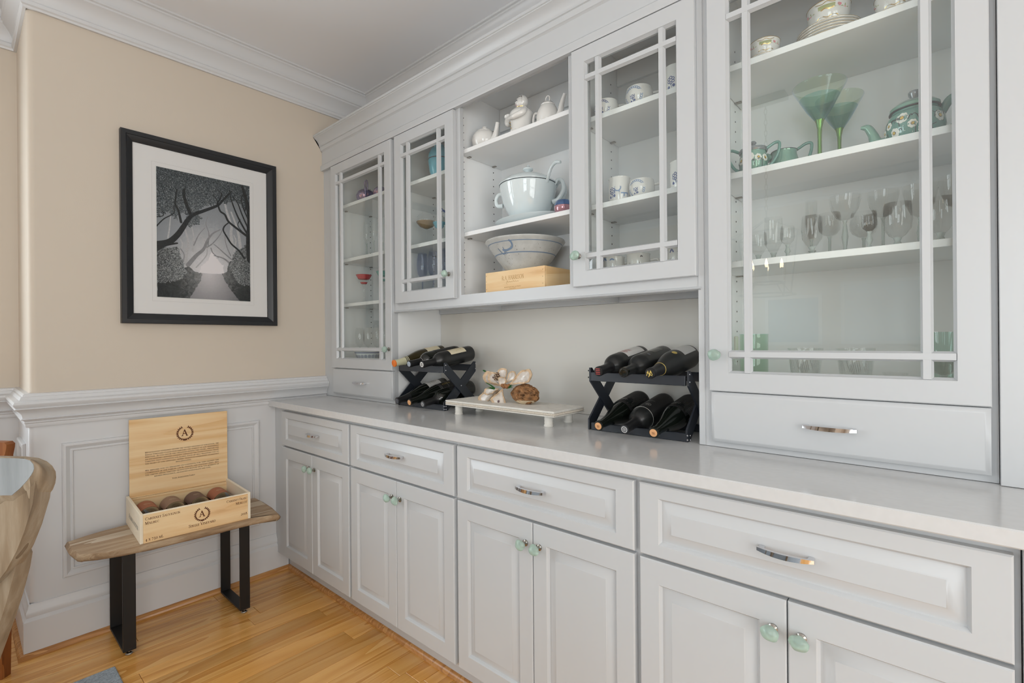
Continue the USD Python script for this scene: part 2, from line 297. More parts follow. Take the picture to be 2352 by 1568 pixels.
mat('burnt_ink', L(92, 48, 22), 0.8)
mat('pale_ink', L(186, 146, 92), 0.8)
mat('grey_ink', L(150, 146, 138), 0.8)
wood('live_edge', [(0.12, L(112, 88, 64)), (0.34, L(166, 138, 108)), (0.55, L(192, 170, 142)), (0.85, L(206, 192, 172))], 1, 9, 4.2, 0.6, 0.0012, 1.2, 2.2, 0.8)
wood('bark_edge', [(0.1, L(84, 64, 46)), (0.42, L(150, 122, 92)), (0.8, L(200, 178, 148))], 1, 8, 7.0, 0.8, 0.004, 1.8, 2.5, 1.0)
mat('black_steel', L(32, 31, 31), 0.42, metallic=0.3)
mat('frame_black', L(30, 31, 34), 0.38)
mat('rack_black', L(37, 42, 50), 0.36, bump=(90.0, 0.0002))
mat('screw', L(200, 200, 205), 0.25, metallic=1.0)
mat('chrome', L(215, 215, 218), 0.07, metallic=1.0)
mat('nickel', L(160, 155, 148), 0.22, metallic=1.0)
mat('mat_board', L(226, 222, 220), 0.9)
mat('mat_line', L(206, 202, 200), 0.9)
mat('sea_glass', L(202, 226, 214), 0.2, transmission_weight=0.5, ior=1.36)
mat('porcelain', L(232, 230, 226), 0.1, coat_weight=0.5)
mat('porcelain_blue', L(222, 232, 234), 0.08, coat_weight=0.5)
mat('porcelain_shadow_line', L(96, 102, 106), 0.4)
mat('gold_trim', L(200, 170, 110), 0.25, metallic=0.8)
mat('stoneware', L(190, 191, 188), 0.35, bump=(60.0, 0.0006), var=(28.0, 0.10))
mat('stoneware_blue', L(118, 138, 162), 0.35)
mat('speck', L(90, 70, 50), 0.5)
mat('bottle_dark', (0.006, 0.008, 0.006), 0.05, ior=1.5, coat_weight=0.3)
mat('bottle_matte', (0.016, 0.017, 0.017), 0.30)
mat('bottle_olive', (0.035, 0.026, 0.006), 0.06, coat_weight=0.4)
mat('capsule_black', (0.012, 0.012, 0.013), 0.36)
mat('capsule_grey', L(96, 98, 104), 0.35, metallic=0.3)
mat('capsule_silver', L(178, 190, 204), 0.3, metallic=0.4)
mat('capsule_cream', L(206, 204, 172), 0.45)
mat('capsule_orange', L(226, 118, 40), 0.4)
mat('cork', L(226, 168, 118), 0.6, bump=(300.0, 0.0004))
mat('label_cream', L(228, 216, 186), 0.7)
mat('label_white', L(220, 218, 214), 0.7)
mat('label_black', (0.016, 0.016, 0.016), 0.5)
mat('label_ink', L(60, 56, 54), 0.7)
mat('label_silver', L(196, 196, 190), 0.35, metallic=0.3)
mat('label_red', L(176, 66, 62), 0.7)
mat('label_gold', L(222, 196, 112), 0.35, metallic=0.4)
mat('label_terracotta', L(166, 104, 78), 0.6)
mat('label_taupe', L(150, 122, 104), 0.6)
mat('label_umber', L(112, 88, 80), 0.6)
mat('white_wash', L(224, 220, 212), 0.7, bump=(80.0, 0.0008), var=(34.0, 0.09))
mat('white_wash_bead', L(214, 204, 190), 0.6)
mat('shell_outside', L(208, 180, 148), 0.6, bump=(120.0, 0.0025), var=(70.0, 0.28))
mat('shell_pearl', L(208, 198, 188), 0.25, var=(70.0, 0.16), coat_weight=0.4)
mat('shell_scar', L(104, 84, 86), 0.4)
mat('driftwood', L(138, 98, 62), 0.85, bump=(90.0, 0.004), var=(60.0, 0.55))
mat('driftwood_pale', L(206, 186, 156), 0.8, var=(40.0, 0.15))
mat('pit_dark', L(66, 40, 22), 0.9)
mat('pinecone', L(104, 74, 52), 0.7)
mat('pinecone_tip', L(196, 176, 150), 0.7)
mat('sprig_green', L(44, 104, 48), 0.5)
mat('moss_brown', L(142, 98, 62), 0.9, var=(90.0, 0.4))
mat('lustre_green', L(128, 164, 150), 0.10, coat_weight=0.8, thin_film_thickness=420.0, thin_film_ior=1.6)
mat('lustre_teal', L(106, 152, 142), 0.10, coat_weight=0.8)
mat('lustre_grey', L(150, 156, 160), 0.14, metallic=0.35)
mat('lustre_blue', L(84, 116, 164), 0.10, metallic=0.45, var=(16.0, 0.35), coat_weight=0.6)
mat('lustre_purple', L(142, 132, 166), 0.12, metallic=0.4, var=(40.0, 0.35), coat_weight=0.6)
mat('lustre_rose', L(186, 140, 150), 0.12, metallic=0.4, coat_weight=0.5)
mat('petal_white', L(236, 236, 228), 0.25)
mat('petal_yellow', L(222, 188, 100), 0.3)
mat('outline_dark', L(62, 56, 66), 0.35)
mat('cup_blue', L(128, 154, 190), 0.25)
mat('cup_navy', L(82, 98, 148), 0.25)
mat('cup_olive', L(166, 170, 118), 0.35)
mat('cup_pink', L(222, 132, 146), 0.35)
mat('vase_blue', L(104, 178, 198), 0.12, var=(9.0, 0.18), coat_weight=0.5)
mat('brown_lip', L(150, 126, 92), 0.15, coat_weight=0.5)
mat('red_paint', L(188, 70, 74), 0.3)
mat('teal_paint', L(96, 160, 150), 0.25)
thin_glass('door_glass', (0.945, 0.972, 0.957), 0.04, ior=1.5)
thin_glass('window_glass', (0.97, 0.98, 0.98), 0.02)
thin_glass('picture_glass', (0.985, 0.99, 0.99), 0.0, ior=1.15, rough=0.3)
thin_glass('clear_glass', (0.985, 0.992, 0.988), 0.24, rough=0.02)
mat('glass_stem', L(206, 214, 211), 0.08, transmission_weight=0.45, ior=1.3)
thin_glass('cut_glass', (0.96, 0.98, 0.97), 0.30, rough=0.04)
thin_glass('smoke_glass', (0.80, 0.83, 0.92), 0.45, rough=0.02)
thin_glass('green_glass', (0.74, 0.88, 0.78), 0.35, rough=0.03)
thin_glass('pale_green_glass', (0.80, 0.93, 0.88), 0.4, rough=0.03)
thin_glass('iridescent_glass', (0.80, 0.88, 0.76), 0.40, (0.80, 0.86, 1.0), rough=0.10, body=0.10, bodycol=L(176, 196, 160))
thin_glass('iridescent_glass_teal', (0.66, 0.86, 0.82), 0.45, (0.72, 0.84, 1.0), rough=0.14, body=0.12, bodycol=L(130, 190, 190))
mat('iridescent_stem', L(140, 166, 108), 0.12, metallic=0.35, transmission_weight=0.2, thin_film_thickness=380.0)
wood('chair_wash', [(0.15, L(112, 94, 74)), (0.5, L(150, 130, 106)), (0.85, L(182, 166, 144))], 2, 9, 9.0, 0.5, 0.0008, 0.4, 3.0, 0.3)
wood('chair_face', [(0.1, L(132, 138, 142)), (0.5, L(166, 172, 176)), (0.9, L(186, 192, 196))], 2, 7, 7.0, 0.4, 0.0004, 0.4, 3.0, 0.3)
wood('chair_brown', [(0.1, L(96, 52, 24)), (0.5, L(142, 82, 40)), (0.9, L(172, 110, 60))], 2, 12, 6.0, 0.4, 0.0006, 0.4, 3.0, 0.3)
wood('table_wood', [(0.1, L(104, 86, 68)), (0.5, L(150, 130, 106)), (0.9, L(184, 168, 146))], 0, 12, 2.0, 0.4)
mat('rug_blue', L(158, 168, 176), 0.95, var=(160.0, 0.3), bump=(400.0, 0.004))
mat('pin_hole', L(60, 58, 56), 0.6)
mat('chandelier_metal', L(150, 138, 116), 0.3, metallic=0.8)
mat('candle_sleeve', L(226, 222, 210), 0.5)
graph('flame', {'e': ('emission', dict(color=(1.0, 0.70, 0.40), strength=40.0))}, [], 'e.emission')
mat('print_sky', L(150, 148, 150), 0.7)

# ------------------------------------------------------------------ the room
COR_Y = -1.54                                              # where the picture wall ends and the bay steps back
fl = tag(UsdGeom.Xform.Define(stage, '/World/floor').GetPrim(), None, None, None, 'structure'); _org['/World/floor'] = None
obj('subfloor', box(-0.7, 4.8, -4.6, 0.2, -0.12, -0.013), 'oak_gap', fl, False)
def planks(x0, x1, y0, y1, w=0.083):
    far, x, k = [], x0, 0
    while x < x1:
        y = y1 - R3.uniform(0, 0.9)
        segs, top = [], y1
        while top > y0:
            b = max(y, y0)
            if top - b > 0.02:
                m = box(x + 0.0006, x + w - 0.0006, b + 0.0006, top - 0.0006, -0.013, R3.uniform(-0.0004, 0.0), 0.0009)
                if top > -2.15 and x < 2.5 and x + w > -0.5: obj('plank', m, 'oak_floor', fl, False)
                else: far.append(m)
            top = b; y = b - R3.uniform(0.55, 1.5)
        x += w
    return far
rest = planks(BAY_X, ROOM_X, -4.4, -0.5)
obj('planks_beyond', merge(*rest), 'oak_floor', fl, False, kind='stuff')

def rounded(pts, r, n=6):
    """plan polygon with rounded corner at the point flagged"""
    return pts
a = np.linspace(0, -PI / 2, 9); rb = 0.022
wl = [(-0.62, 0.12), (-0.62, COR_Y)] + [(0 - rb + rb * math.cos(t), COR_Y + rb + rb * math.sin(t)) for t in a[::-1]] + [(0, 0.12)]
wall_left = struct('wall_left', extrude(Polygon(wl), (0, 0, 0), (1, 0, 0), (0, 1, 0), CEIL + 0.05), 'wall_beige')
wl2 = [(-0.5, COR_Y - 0.003), (-0.5, COR_Y + 0.1), (-0.1, COR_Y + 0.1), (-0.1, -0.02), (0.003, -0.02), (0.003, COR_Y + rb)] + [(0.003 - rb + rb * math.cos(t), COR_Y - 0.003 + rb + rb * math.sin(t)) for t in a]
obj('wainscot', extrude(Polygon(wl2).buffer(0), (0, 0, 0), (1, 0, 0), (0, 1, 0), 0.93), 'white_paint', wall_left)
def holed_wall(name, ax, at, thick, lo, hi, holes, matl='wall_beige'):
    """wall in the plane x = at or y = at with window openings (lo, hi, z0, z1)"""
    p = sbox(lo, 0, hi, CEIL + 0.05)
    for h in holes: p = p.difference(sbox(h[0], h[2], h[1], h[3]))
    m = extrude(p, (at, 0, 0) if ax == 'x' else (0, at, 0), (0, 1, 0) if ax == 'x' else (1, 0, 0), (0, 0, 1), thick)
    return struct(name, m, matl)
wall_bay = holed_wall('wall_bay', 'x', BAY_X - 0.15, 0.15, ROOM_Y - 0.2, COR_Y, [(-3.15, -1.90, 0.65, 2.35), (-4.25, -3.45, 0.65, 2.35)])
obj('wainscot', box(BAY_X - 0.05, BAY_X + 0.003, ROOM_Y, COR_Y, 0, 0.64), 'white_paint', wall_bay)
obj('wainscot', box(BAY_X - 0.05, BAY_X + 0.003, -1.90, COR_Y, 0.64, 0.93), 'white_paint', wall_bay)
wall_front = holed_wall('wall_front', 'y', ROOM_Y, 0.15, BAY_X - 0.2, ROOM_X + 0.2, [(2.95, 4.25, 0.65, 2.35)])
wall_right = holed_wall('wall_right', 'x', ROOM_X, 0.15, ROOM_Y - 0.2, 0.2, [(-3.4, -1.2, 0.1, 2.3)])
struct('wall_back', box(-0.1, ROOM_X + 0.1, 0.0, 0.14, 0, CEIL + 0.05), 'wall_beige')
struct('ceiling', box(-0.8, ROOM_X + 0.2, ROOM_Y - 0.2, 0.2, CEIL, CEIL + 0.1), 'ceiling_paint')
def window(n, ax, at, lo, hi, z0, z1, sgn):
    w = tag(UsdGeom.Xform.Define(stage, f'/World/window_{n}').GetPrim(), None, None, None, 'structure'); _org[f'/World/window_{n}'] = None
    def bx(a0, a1, d0, d1, c0, c1):
        return box(at + sgn * d0, at + sgn * d1, a0, a1, c0, c1) if ax == 'x' else box(a0, a1, at + sgn * d0, at + sgn * d1, c0, c1)
    t = 0.06; zm = (z0 + z1) / 2
    for q in ((lo - .09, hi + .09, -.02, .02, z1, z1 + .1), (lo - .09, lo, -.02, .02, z0, z1), (hi, hi + .09, -.02, .02, z0, z1), (lo - .12, hi + .12, -.05, .02, z0 - .04, z0)): obj('casing', bx(*q), 'white_paint', w)
    for q in ((lo, lo + t, .03, .07, z0, z1), (hi - t, hi, .03, .07, z0, z1), (lo, hi, .03, .07, z0, z0 + t), (lo, hi, .03, .07, z1 - t, z1), (lo, hi, .03, .07, zm - .03, zm + .03)): obj('sash', bx(*q), 'white_paint', w)
    obj('pane', bx(lo + t, hi - t, .048, .052, z0 + t, zm - .03), 'window_glass', w); obj('pane', bx(lo + t, hi - t, .048, .052, zm + .03, z1 - t), 'window_glass', w)
window(1, 'x', BAY_X, -4.25, -3.45, 0.65, 2.35, -1); window(2, 'y', ROOM_Y, 2.95, 4.25, 0.65, 2.35, -1)
window(3, 'x', BAY_X, -3.15, -1.90, 0.65, 2.35, -1); window(4, 'x', ROOM_X, -3.4, -1.2, 0.1, 2.3, 1)
# crown moulding, chair rail, baseboard, shoe: one run each round the bay corner
crown = [(0, 2.552), (0.010, 2.552), (0.012, 2.560), (0.017, 2.565), (0.017, 2.578), (0.010, 2.586), (0.012, 2.596), (0.016, 2.610), (0.024, 2.625), (0.036, 2.640), (0.046, 2.648), (0.046, 2.656), (0.052, 2.660), (0.052, 2.668), (0.046, 2.672),
         (0.048, 2.690), (0.052, 2.704), (0.060, 2.716), (0.066, 2.720), (0.066, 2.728), (0.074, 2.731), (0.074, CEIL), (0, CEIL)]
run = [(0, 0.0), (0, COR_Y), (BAY_X, COR_Y), (BAY_X, ROOM_Y), (ROOM_X, ROOM_Y), (ROOM_X, 0)]
struct('trim_1', sweep(run[::1] if False else [(ROOM_X, 0.0)] + run + [], crown), 'white_paint')
rail = [(0, 0.897), (0.010, 0.897), (0.012, 0.902), (0.012, 0.912), (0.016, 0.916), (0.014, 0.920), (0.018, 0.926), (0.026, 0.930), (0.020, 0.936), (0.022, 0.948), (0.028, 0.958), (0.038, 0.968), (0.044, 0.972), (0.040, 0.976),
        (0.046, 0.984), (0.048, 0.992), (0.044, 1.000), (0.036, 1.003), (0.030, 1.006), (0.027, 1.012), (0.025, 1.018), (0.020, 1.020), (0.019, 1.026), (0.015, 1.030), (0.0, 1.031)]
struct('trim_2', sweep([(0, -0.304), (0, COR_Y), (BAY_X, COR_Y), (BAY_X, -1.80)], rail), 'white_paint')
bb = [(0, 0.0), (0.020, 0.0), (0.020, 0.138), (0.017, 0.142), (0.011, 0.150), (0.014, 0.160), (0.012, 0.172), (0.006, 0.184), (0.004, 0.198), (0, 0.200)]
struct('baseboard_left', sweep([(0.003, -0.535), (0.003, COR_Y - 0.003), (BAY_X + 0.003, COR_Y - 0.003), (BAY_X + 0.003, ROOM_Y)], bb), 'white_paint')
struct('baseboard_front', sweep([(BAY_X, ROOM_Y), (ROOM_X, ROOM_Y)], bb), 'white_paint')
q = [(0.0, 0.0)] + [(0.016 * math.cos(t), 0.019 * math.sin(t)) for t in np.linspace(0, PI / 2, 7)]
struct('trim_3', sweep([(0.023, -0.535), (0.023, COR_Y - 0.023), (BAY_X + 0.023, COR_Y - 0.023), (BAY_X + 0.023, ROOM_Y)], q), 'oak_trim')
struct('trim_4', sweep([(3.4, -0.530), (0.023, -0.530)], q), 'oak_trim')
def panel_mould(name, O, U, x0, x1, z0, z1, wall):
    """rectangle of panel moulding on a wainscot; O + u U on the wall plane"""
    N = np.array([-U[1], U[0], 0.0]); O = np.array(O, float); U = np.array(U, float)
    prof = [(0, 0), (0.002, 0.010), (0.006, 0.013), (0.012, 0.013), (0.020, 0.008), (0.026, 0.004), (0.031, 0.007), (0.035, 0.006), (0.037, 0)]
    L4 = []
    for i, d in prof:
        L4.append([O + U * u + N * d + np.array([0, 0, z]) for u, z in ((x0 + i, z0 + i), (x1 - i, z0 + i), (x1 - i, z1 - i), (x0 + i, z1 - i))])
    L4 = np.array(L4); v = L4.reshape(-1, 3)
    return struct(name, (v, grid_faces(len(prof), 4)), 'white_paint', wall, 25)
panel_mould('panel_moulding', (0.003, 0, 0), (0, -1, 0), 0.676, 1.447, 0.268, 0.819, wall_left)
panel_mould('panel_moulding', (0, COR_Y - 0.003, 0), (-1, 0, 0), 0.10, 0.36, 0.268, 0.819, wall_left)
panel_mould('panel_moulding', (BAY_X + 0.003, 0, 0), (0, -1, 0), 1.62, 2.30, 0.268, 0.58, wall_bay)

# ------------------------------------------------------------------ the base cabinets and their worktop
FB, FD = -0.592, -0.612                                    # face frame, door fronts
def raised_panel(x0, x1, z0, z1, y, t, ix, iz, bev=0.032):
    e = 0.003
    lp = [rect_loop(x0, x1, z0, z1, y + t), rect_loop(x0, x1, z0, z1, y + e), rect_loop(x0, x1, z0, z1, y, e), rect_loop(x0, x1, z0, z1, y, ix, iz), rect_loop(x0, x1, z0, z1, y + 0.0035, ix + 0.003, iz + 0.003),
          rect_loop(x0, x1, z0, z1, y + 0.009, ix + 0.006, iz + 0.006), rect_loop(x0, x1, z0, z1, y + 0.009, ix + 0.010, iz + 0.010), rect_loop(x0, x1, z0, z1, y + 0.0025, ix + bev - 0.003, iz + bev - 0.003), rect_loop(x0, x1, z0, z1, y + 0.0005, ix + bev, iz + bev)]
    return rings(lp)
def slab_front(x0, x1, z0, z1, y, t):
    return rings([rect_loop(x0, x1, z0, z1, y + t), rect_loop(x0, x1, z0, z1, y + 0.007), rect_loop(x0, x1, z0, z1, y + 0.004, 0.004), rect_loop(x0, x1, z0, z1, y + 0.001, 0.008), rect_loop(x0, x1, z0, z1, y, 0.011)])
def pull(xc, y, z, w=0.104):
    s = np.linspace(-1, 1, 15); L_, R_ = [], []
    loops = []
    for t in s:
        out = 0.014 + 0.013 * (1 - t * t); h = 0.0035 + 0.0016 * (1 - t * t); d = 0.003 + 0.0010 * (1 - t * t); x = xc + t * w / 2
        loops.append([(x, y - out - d, z - h), (x, y - out - d, z + h), (x, y - out + d, z + h), (x, y - out + d, z - h)])
    m = [(np.array(loops).reshape(-1, 3), np.vstack([grid_faces(15, 4), [[0, 2, 1], [0, 3, 2]], [[56, 57, 58], [56, 58, 59]]]))]
    for sx in (-1, 1): m.append(box(xc + sx * (w / 2 - 0.007) - 0.006, xc + sx * (w / 2 - 0.007) + 0.006, y - 0.018, y, z - 0.004, z + 0.004, 0.0015))
    return merge(*m)
def knob(parent, x, y, z, k=0):
    """lump of tumbled sea glass on a small metal stem"""
    obj('knob_stem', merge(xf(lathe([(0, 0), (0.0095, 0), (0.0095, 0.003), (0.005, 0.006), (0.0045, 0.014), (0.008, 0.018), (0, 0.018)], 20), T(x, y, z) @ Rx(PI / 2))), 'nickel', parent)
    m = trimesh.creation.icosphere(3, 1.0); v = np.array(m.vertices); n = meshkit.fbm(v * 1.1 + 9.0 + k * 3.7, 2, k) - 0.5
    v = v * (1 + 0.34 * n)[:, None] * np.array([0.0175, 0.0105, 0.0155]); obj('knob', (v + np.array([x, y - 0.026, z]), m.faces), 'sea_glass', parent, True)
BX = [0.0, 0.7935, 1.465, 2.137, 2.806]; DX = [(0.124, 0.780), (0.797, 1.456), (1.474, 2.129), (2.144, 2.797)]
where = ['against the picture wall', 'second from the picture wall', 'under the right bottle rack', 'nearest the camera, under the tall wide glass hutch']
kn = 0
for i in range(4):
    x0, x1 = BX[i], BX[i + 1]; d0, d1 = DX[i]; mid = (d0 + d1) / 2
    c = thing('base_cabinet', ['white base cabinet with raised panel drawer and doors, beside the wooden bench', 'white base cabinet with raised panels below the left wine rack, second from bench', 'white base cabinet with raised panels between the white riser and right wine rack', 'white base cabinet with wide drawer, below the tall right hutch, nearest the viewer'][i], 'cabinet', (x0, -0.3, 0), group='base cabinets under the worktop')
    f = 0.004
    st0, st1 = max(x0, 0.0), x1
    obj('body', merge(box(x0 + (0.001 if i else 0), x1 - 0.001, FB + 0.02, -0.002, 0.10, 0.886), box(x0, x1, -0.53, -0.50, 0, 0.104)), 'cabinet_paint', c, False)
    obj('face_frame', merge(box(x0, d0 + 0.012, FB, FB + 0.02, 0.104, 0.886), box(d1 - 0.012, x1, FB, FB + 0.02, 0.104, 0.886), box(d0 + 0.012, d1 - 0.012, FB, FB + 0.02, 0.860, 0.886), box(d0 + 0.012, d1 - 0.012, FB, FB + 0.02, 0.678, 0.702), box(d0 + 0.012, d1 - 0.012, FB, FB + 0.02, 0.104, 0.134)), 'cabinet_paint', c, False)
    dr = obj('drawer', raised_panel(d0, d1, 0.694, 0.870, FD, 0.0195, 0.050, 0.032), 'cabinet_paint', c, 25)
    obj('pull', pull(mid + (0.02 if i == 0 else 0.0), FD, 0.785), 'chrome', dr)
    for s in (0, 1):
        a0, a1 = (d0, mid - 0.0012) if s == 0 else (mid + 0.0012, d1)
        do = obj('door', raised_panel(a0, a1, 0.121, 0.686, FD, 0.0195, 0.050, 0.056), 'cabinet_paint', c, 25)
        knob(do, mid + (-0.026, 0.026)[s], FD, 0.622, kn); kn += 1
fp = thing('filler_panel', 'tall white filler panel at the right end of the cabinets', 'panel', (3.1, -0.3, 0))
obj('lower_panel', box(2.8075, 3.4, FD + 0.002, -0.002, 0.0, 0.886, 0.001), 'cabinet_paint', fp, False)
obj('upper_panel', box(2.799, 3.4, -0.322, -0.002, 0.918, 2.217, 0.001), 'cabinet_paint', fp, False)
ct = thing('worktop', 'long white laminate worktop along the cabinets', 'worktop', (1.7, -0.3, 0.9))
obj('slab', box(0.003, 3.4, -0.629, -0.001, 0.8865, 0.917, 0.0025), 'counter', ct, 40)

# ------------------------------------------------------------------ the hutch
FH, HD = -0.303, -0.323
def glass_door(parent, x0, x1, z0, z1, kx, kz, k):
    s = 0.052; b = 0.006; y = HD; t = 0.0195
    ox0, ox1, oz0, oz1 = x0 + s, x1 - s, z0 + s - 0.001, z1 - s + 0.001
    lp = [rect_loop(ox0 + b, ox1 - b, oz0 + b, oz1 - b, y + t), rect_loop(x0, x1, z0, z1, y + t), rect_loop(x0, x1, z0, z1, y + 0.002), rect_loop(x0, x1, z0, z1, y, 0.002), rect_loop(ox0, ox1, oz0, oz1, y), rect_loop(ox0, ox1, oz0, oz1, y + 0.003, 0.001), rect_loop(ox0, ox1, oz0, oz1, y + 0.012, b), rect_loop(ox0 + b, ox1 - b, oz0 + b, oz1 - b, y + t)]
    d = obj('door', rings(lp, False, False), 'cabinet_paint', parent, 25)
    vx = (ox0 + 0.0495, ox1 - 0.0495); hz = (oz0 + 0.0515, oz1 - 0.0535)
    pr = [(-0.0115, y + 0.0124), (-0.0075, y + 0.003), (-0.0070, y + 0.001), (0.0070, y + 0.001), (0.0075, y + 0.003), (0.0115, y + 0.0124)]
    for x in vx: obj('muntin', rings([[(x + u * 0.985, yy + 0.0004, z) for u, yy in pr] for z in (oz0 + 0.0015, oz1 - 0.0015)]), 'cabinet_paint', d, 25)
    for z in hz: obj('muntin', rings([[(x, yy, z + u) for u, yy in pr] for x in (ox1 - 0.0015, ox0 + 0.0015)]), 'cabinet_paint', d, 25)
    xs = [ox0 + b, vx[0], vx[1], ox1 - b]; zs = [oz0 + b, hz[0], hz[1], oz1 - b]
    for i in range(3):
        for j in range(3): obj('pane', (np.array([(xs[i] - .002, y + .0130, zs[j] - .002), (xs[i + 1] + .002, y + .0130, zs[j] - .002), (xs[i + 1] + .002, y + .0130, zs[j + 1] + .002), (xs[i] - .002, y + .0130, zs[j + 1] + .002)]), np.array([[0, 1, 2], [0, 2, 3]])), 'door_glass', d, False)
    knob(d, kx, HD, kz, k)
    return d
def pins(x, ys, z0, z1, s):
    """shelf pin holes along a cabinet side"""
    m = []
    for y in ys:
        for z in np.arange(z0, z1, 0.032): m.append(xf(lathe([(0, 0), (0.0026, 0), (0.0026, 0.0008), (0, 0.0008)], 8), T(x, y, z) @ Ry(s * PI / 2)))
    return merge(*m)
def shelf(p, x0, x1, z, yf=-0.279):
    s = obj('shelf', box(x0, x1, yf, -0.012, z - 0.0175, z, 0.0008), 'cabinet_interior', p, False)
    for y in (-0.235, -0.075): obj('shelf_clip', box(x0 + 0.001, x0 + 0.02, y - 0.006, y + 0.006, z - 0.0215, z - 0.0176, 0.001), 'nickel', s)
    return s
def bay(p, cx0, cx1, z0, z1, side=0.017, left=None):
    """the case: sides, back, bottom and top round a cavity"""
    return merge(box(cx0 - side if left is None else left, cx0, FH + 0.02, -0.001, z0 - 0.017, z1 + 0.017), box(cx1, cx1 + side, FH + 0.02, -0.001, z0 - 0.017, z1 + 0.017), box(cx0, cx1, -0.012, -0.001, z0, z1), box(cx0, cx1, FH + 0.02, -0.012, z0 - 0.017, z0), box(cx0, cx1, FH + 0.02, -0.012, z1, z1 + 0.017))
def frame(x0, x1, z0, z1, ix0, ix1, iz0, iz1, y0=FH, y1=FH + 0.02):
    return merge(box(x0, ix0, y0, y1, z0, z1), box(ix1, x1, y0, y1, z0, z1), box(ix0, ix1, y0, y1, z0, iz0), box(ix0, ix1, y0, y1, iz1, z1))
CT = 0.918; FT = 2.30
tl = thing('hutch', 'tall narrow glass-door hutch in the corner beside the framed picture', 'cabinet', (0.34, -0.15, CT), group='hutch cabinets on the worktop')
obj('face_frame', frame(0.0, 0.687, CT, FT, 0.165, 0.64, 1.10, 2.165), 'cabinet_paint', tl, False)
obj('case', merge(bay(tl, 0.116, 0.668, 1.10, 2.30, 0.019), box(0.668, 0.6868, FH + 0.02, -0.001, CT, 1.082), box(0.0, 0.10, FH + 0.02, -0.01, CT, CT + 0.05)), 'cabinet_interior', tl, False)
obj('pin_holes', pins(0.1162, (-0.262, -0.07), 1.15, 2.15, 1), 'pin_hole', tl, False, kind='stuff')
for z in (1.995, 1.690, 1.440): shelf(tl, 0.1175, 0.6665, z)
glass_door(tl, 0.112, 0.690, 1.082, 2.213, 0.668, 1.187, 20)
dr = obj('drawer', slab_front(0.118, 0.690, 0.937, 1.077, HD, 0.0195), 'cabinet_paint', tl, 25); obj('pull', pull(0.408, HD, 1.009, 0.112), 'chrome', dr)

uc = thing('wall_cabinet', 'white upper cabinet with open middle shelves between two glass doors', 'cabinet', (1.44, -0.15, 1.365))
x0, x1 = 0.6885, 2.1885
obj('face_frame', merge(box(x0, 0.772, FH, FH + 0.02, 1.42, FT), box(1.095, 1.169, FH, FH + 0.02, 1.42, FT), box(1.729, 1.806, FH, FH + 0.02, 1.42, FT), box(2.13, x1 - 0.001, FH, FH + 0.02, 1.42, FT), box(x0, x1 - 0.001, FH, FH + 0.02, 1.372, 1.42), box(x0, x1 - 0.001, FH, FH + 0.02, 2.222, FT)), 'cabinet_paint', uc, False)
obj('bottom_bead', rings([[(x, FH + 0.001, 1.376), (x, FH - 0.004, 1.374), (x, FH - 0.007, 1.370), (x, FH - 0.004, 1.365), (x, FH + 0.016, 1.364)] for x in (x1 - 0.001, x0)]), 'cabinet_paint', uc, 60)
obj('case', merge(bay(uc, 0.7065, 1.124, 1.412, 2.31), bay(uc, 1.142, 1.744, 1.412, 2.31, 0.0005), bay(uc, 1.762, 2.169, 1.412, 2.31)), 'cabinet_interior', uc, False)
for a_, b_ in ((1.126, 1.141), (1.746, 1.761)): obj('partition', box(a_, b_, FH + 0.021, -0.02, 1.3672, 1.394), 'cabinet_paint', uc, False)
obj('nailer', box(x0 + 0.002, x1 - 0.002, -0.019, -0.001, 1.3665, 1.400), 'cabinet_paint', uc, False)
obj('nailer', box(1.144, 1.742, -0.026, -0.0125, 2.205, 2.309), 'cabinet_interior', uc, False)
obj('nailer', box(1.764, 2.167, -0.026, -0.0125, 2.205, 2.309), 'cabinet_interior', uc, False)
for xx, zz in ((0.7067, 1.46), (1.1422, 1.46), (1.7622, 1.46)): obj('pin_holes', pins(xx, (-0.258, -0.07), zz, 2.2, 1), 'pin_hole', uc, False, kind='stuff')
for a, b, zs in ((0.708, 1.1225, (1.990, 1.686)), (1.1435, 1.7425, (2.047, 1.690)), (1.7635, 2.1675, (1.990, 1.687))):
    for z in zs: shelf(uc, a, b, z)
glass_door(uc, 0.720, 1.144, 1.407, 2.213, 1.113, 1.512, 21)
glass_door(uc, 1.754, 2.179, 1.405, 2.213, 1.780, 1.508, 22)

tr = thing('hutch', 'tall wide glass-door hutch full of stemware at the right end', 'cabinet', (2.5, -0.15, CT), group='hutch cabinets on the worktop')
obj('face_frame', frame(2.1895, 2.798, CT, FT, 2.262, 2.742, 1.10, 2.165), 'cabinet_paint', tr, False)
obj('case', merge(bay(tr, 2.213, 2.776, 1.10, 2.30, 0.019), box(2.179, 2.1935, FH + 0.02, -0.001, CT, FT)), 'cabinet_interior', tr, False)
obj('edge_strip', box(2.179, 2.1965, FH - 0.003, FH + 0.0195, CT, 2.215, 0.001), 'cabinet_paint', tr, False)
obj('pin_holes', pins(2.2132, (-0.262, -0.07), 1.15, 2.15, 1), 'pin_hole', tr, False, kind='stuff')
for z in (1.993, 1.690, 1.440): shelf(tr, 2.2145, 2.7745, z)
glass_door(tr, 2.214, 2.787, 1.077, 2.213, 2.237, 1.180, 23)
dr = obj('drawer', slab_front(2.218, 2.786, 0.935, 1.074, HD, 0.0195), 'cabinet_paint', tr, 25); obj('pull', pull(2.503, HD, 1.003, 0.112), 'chrome', dr)

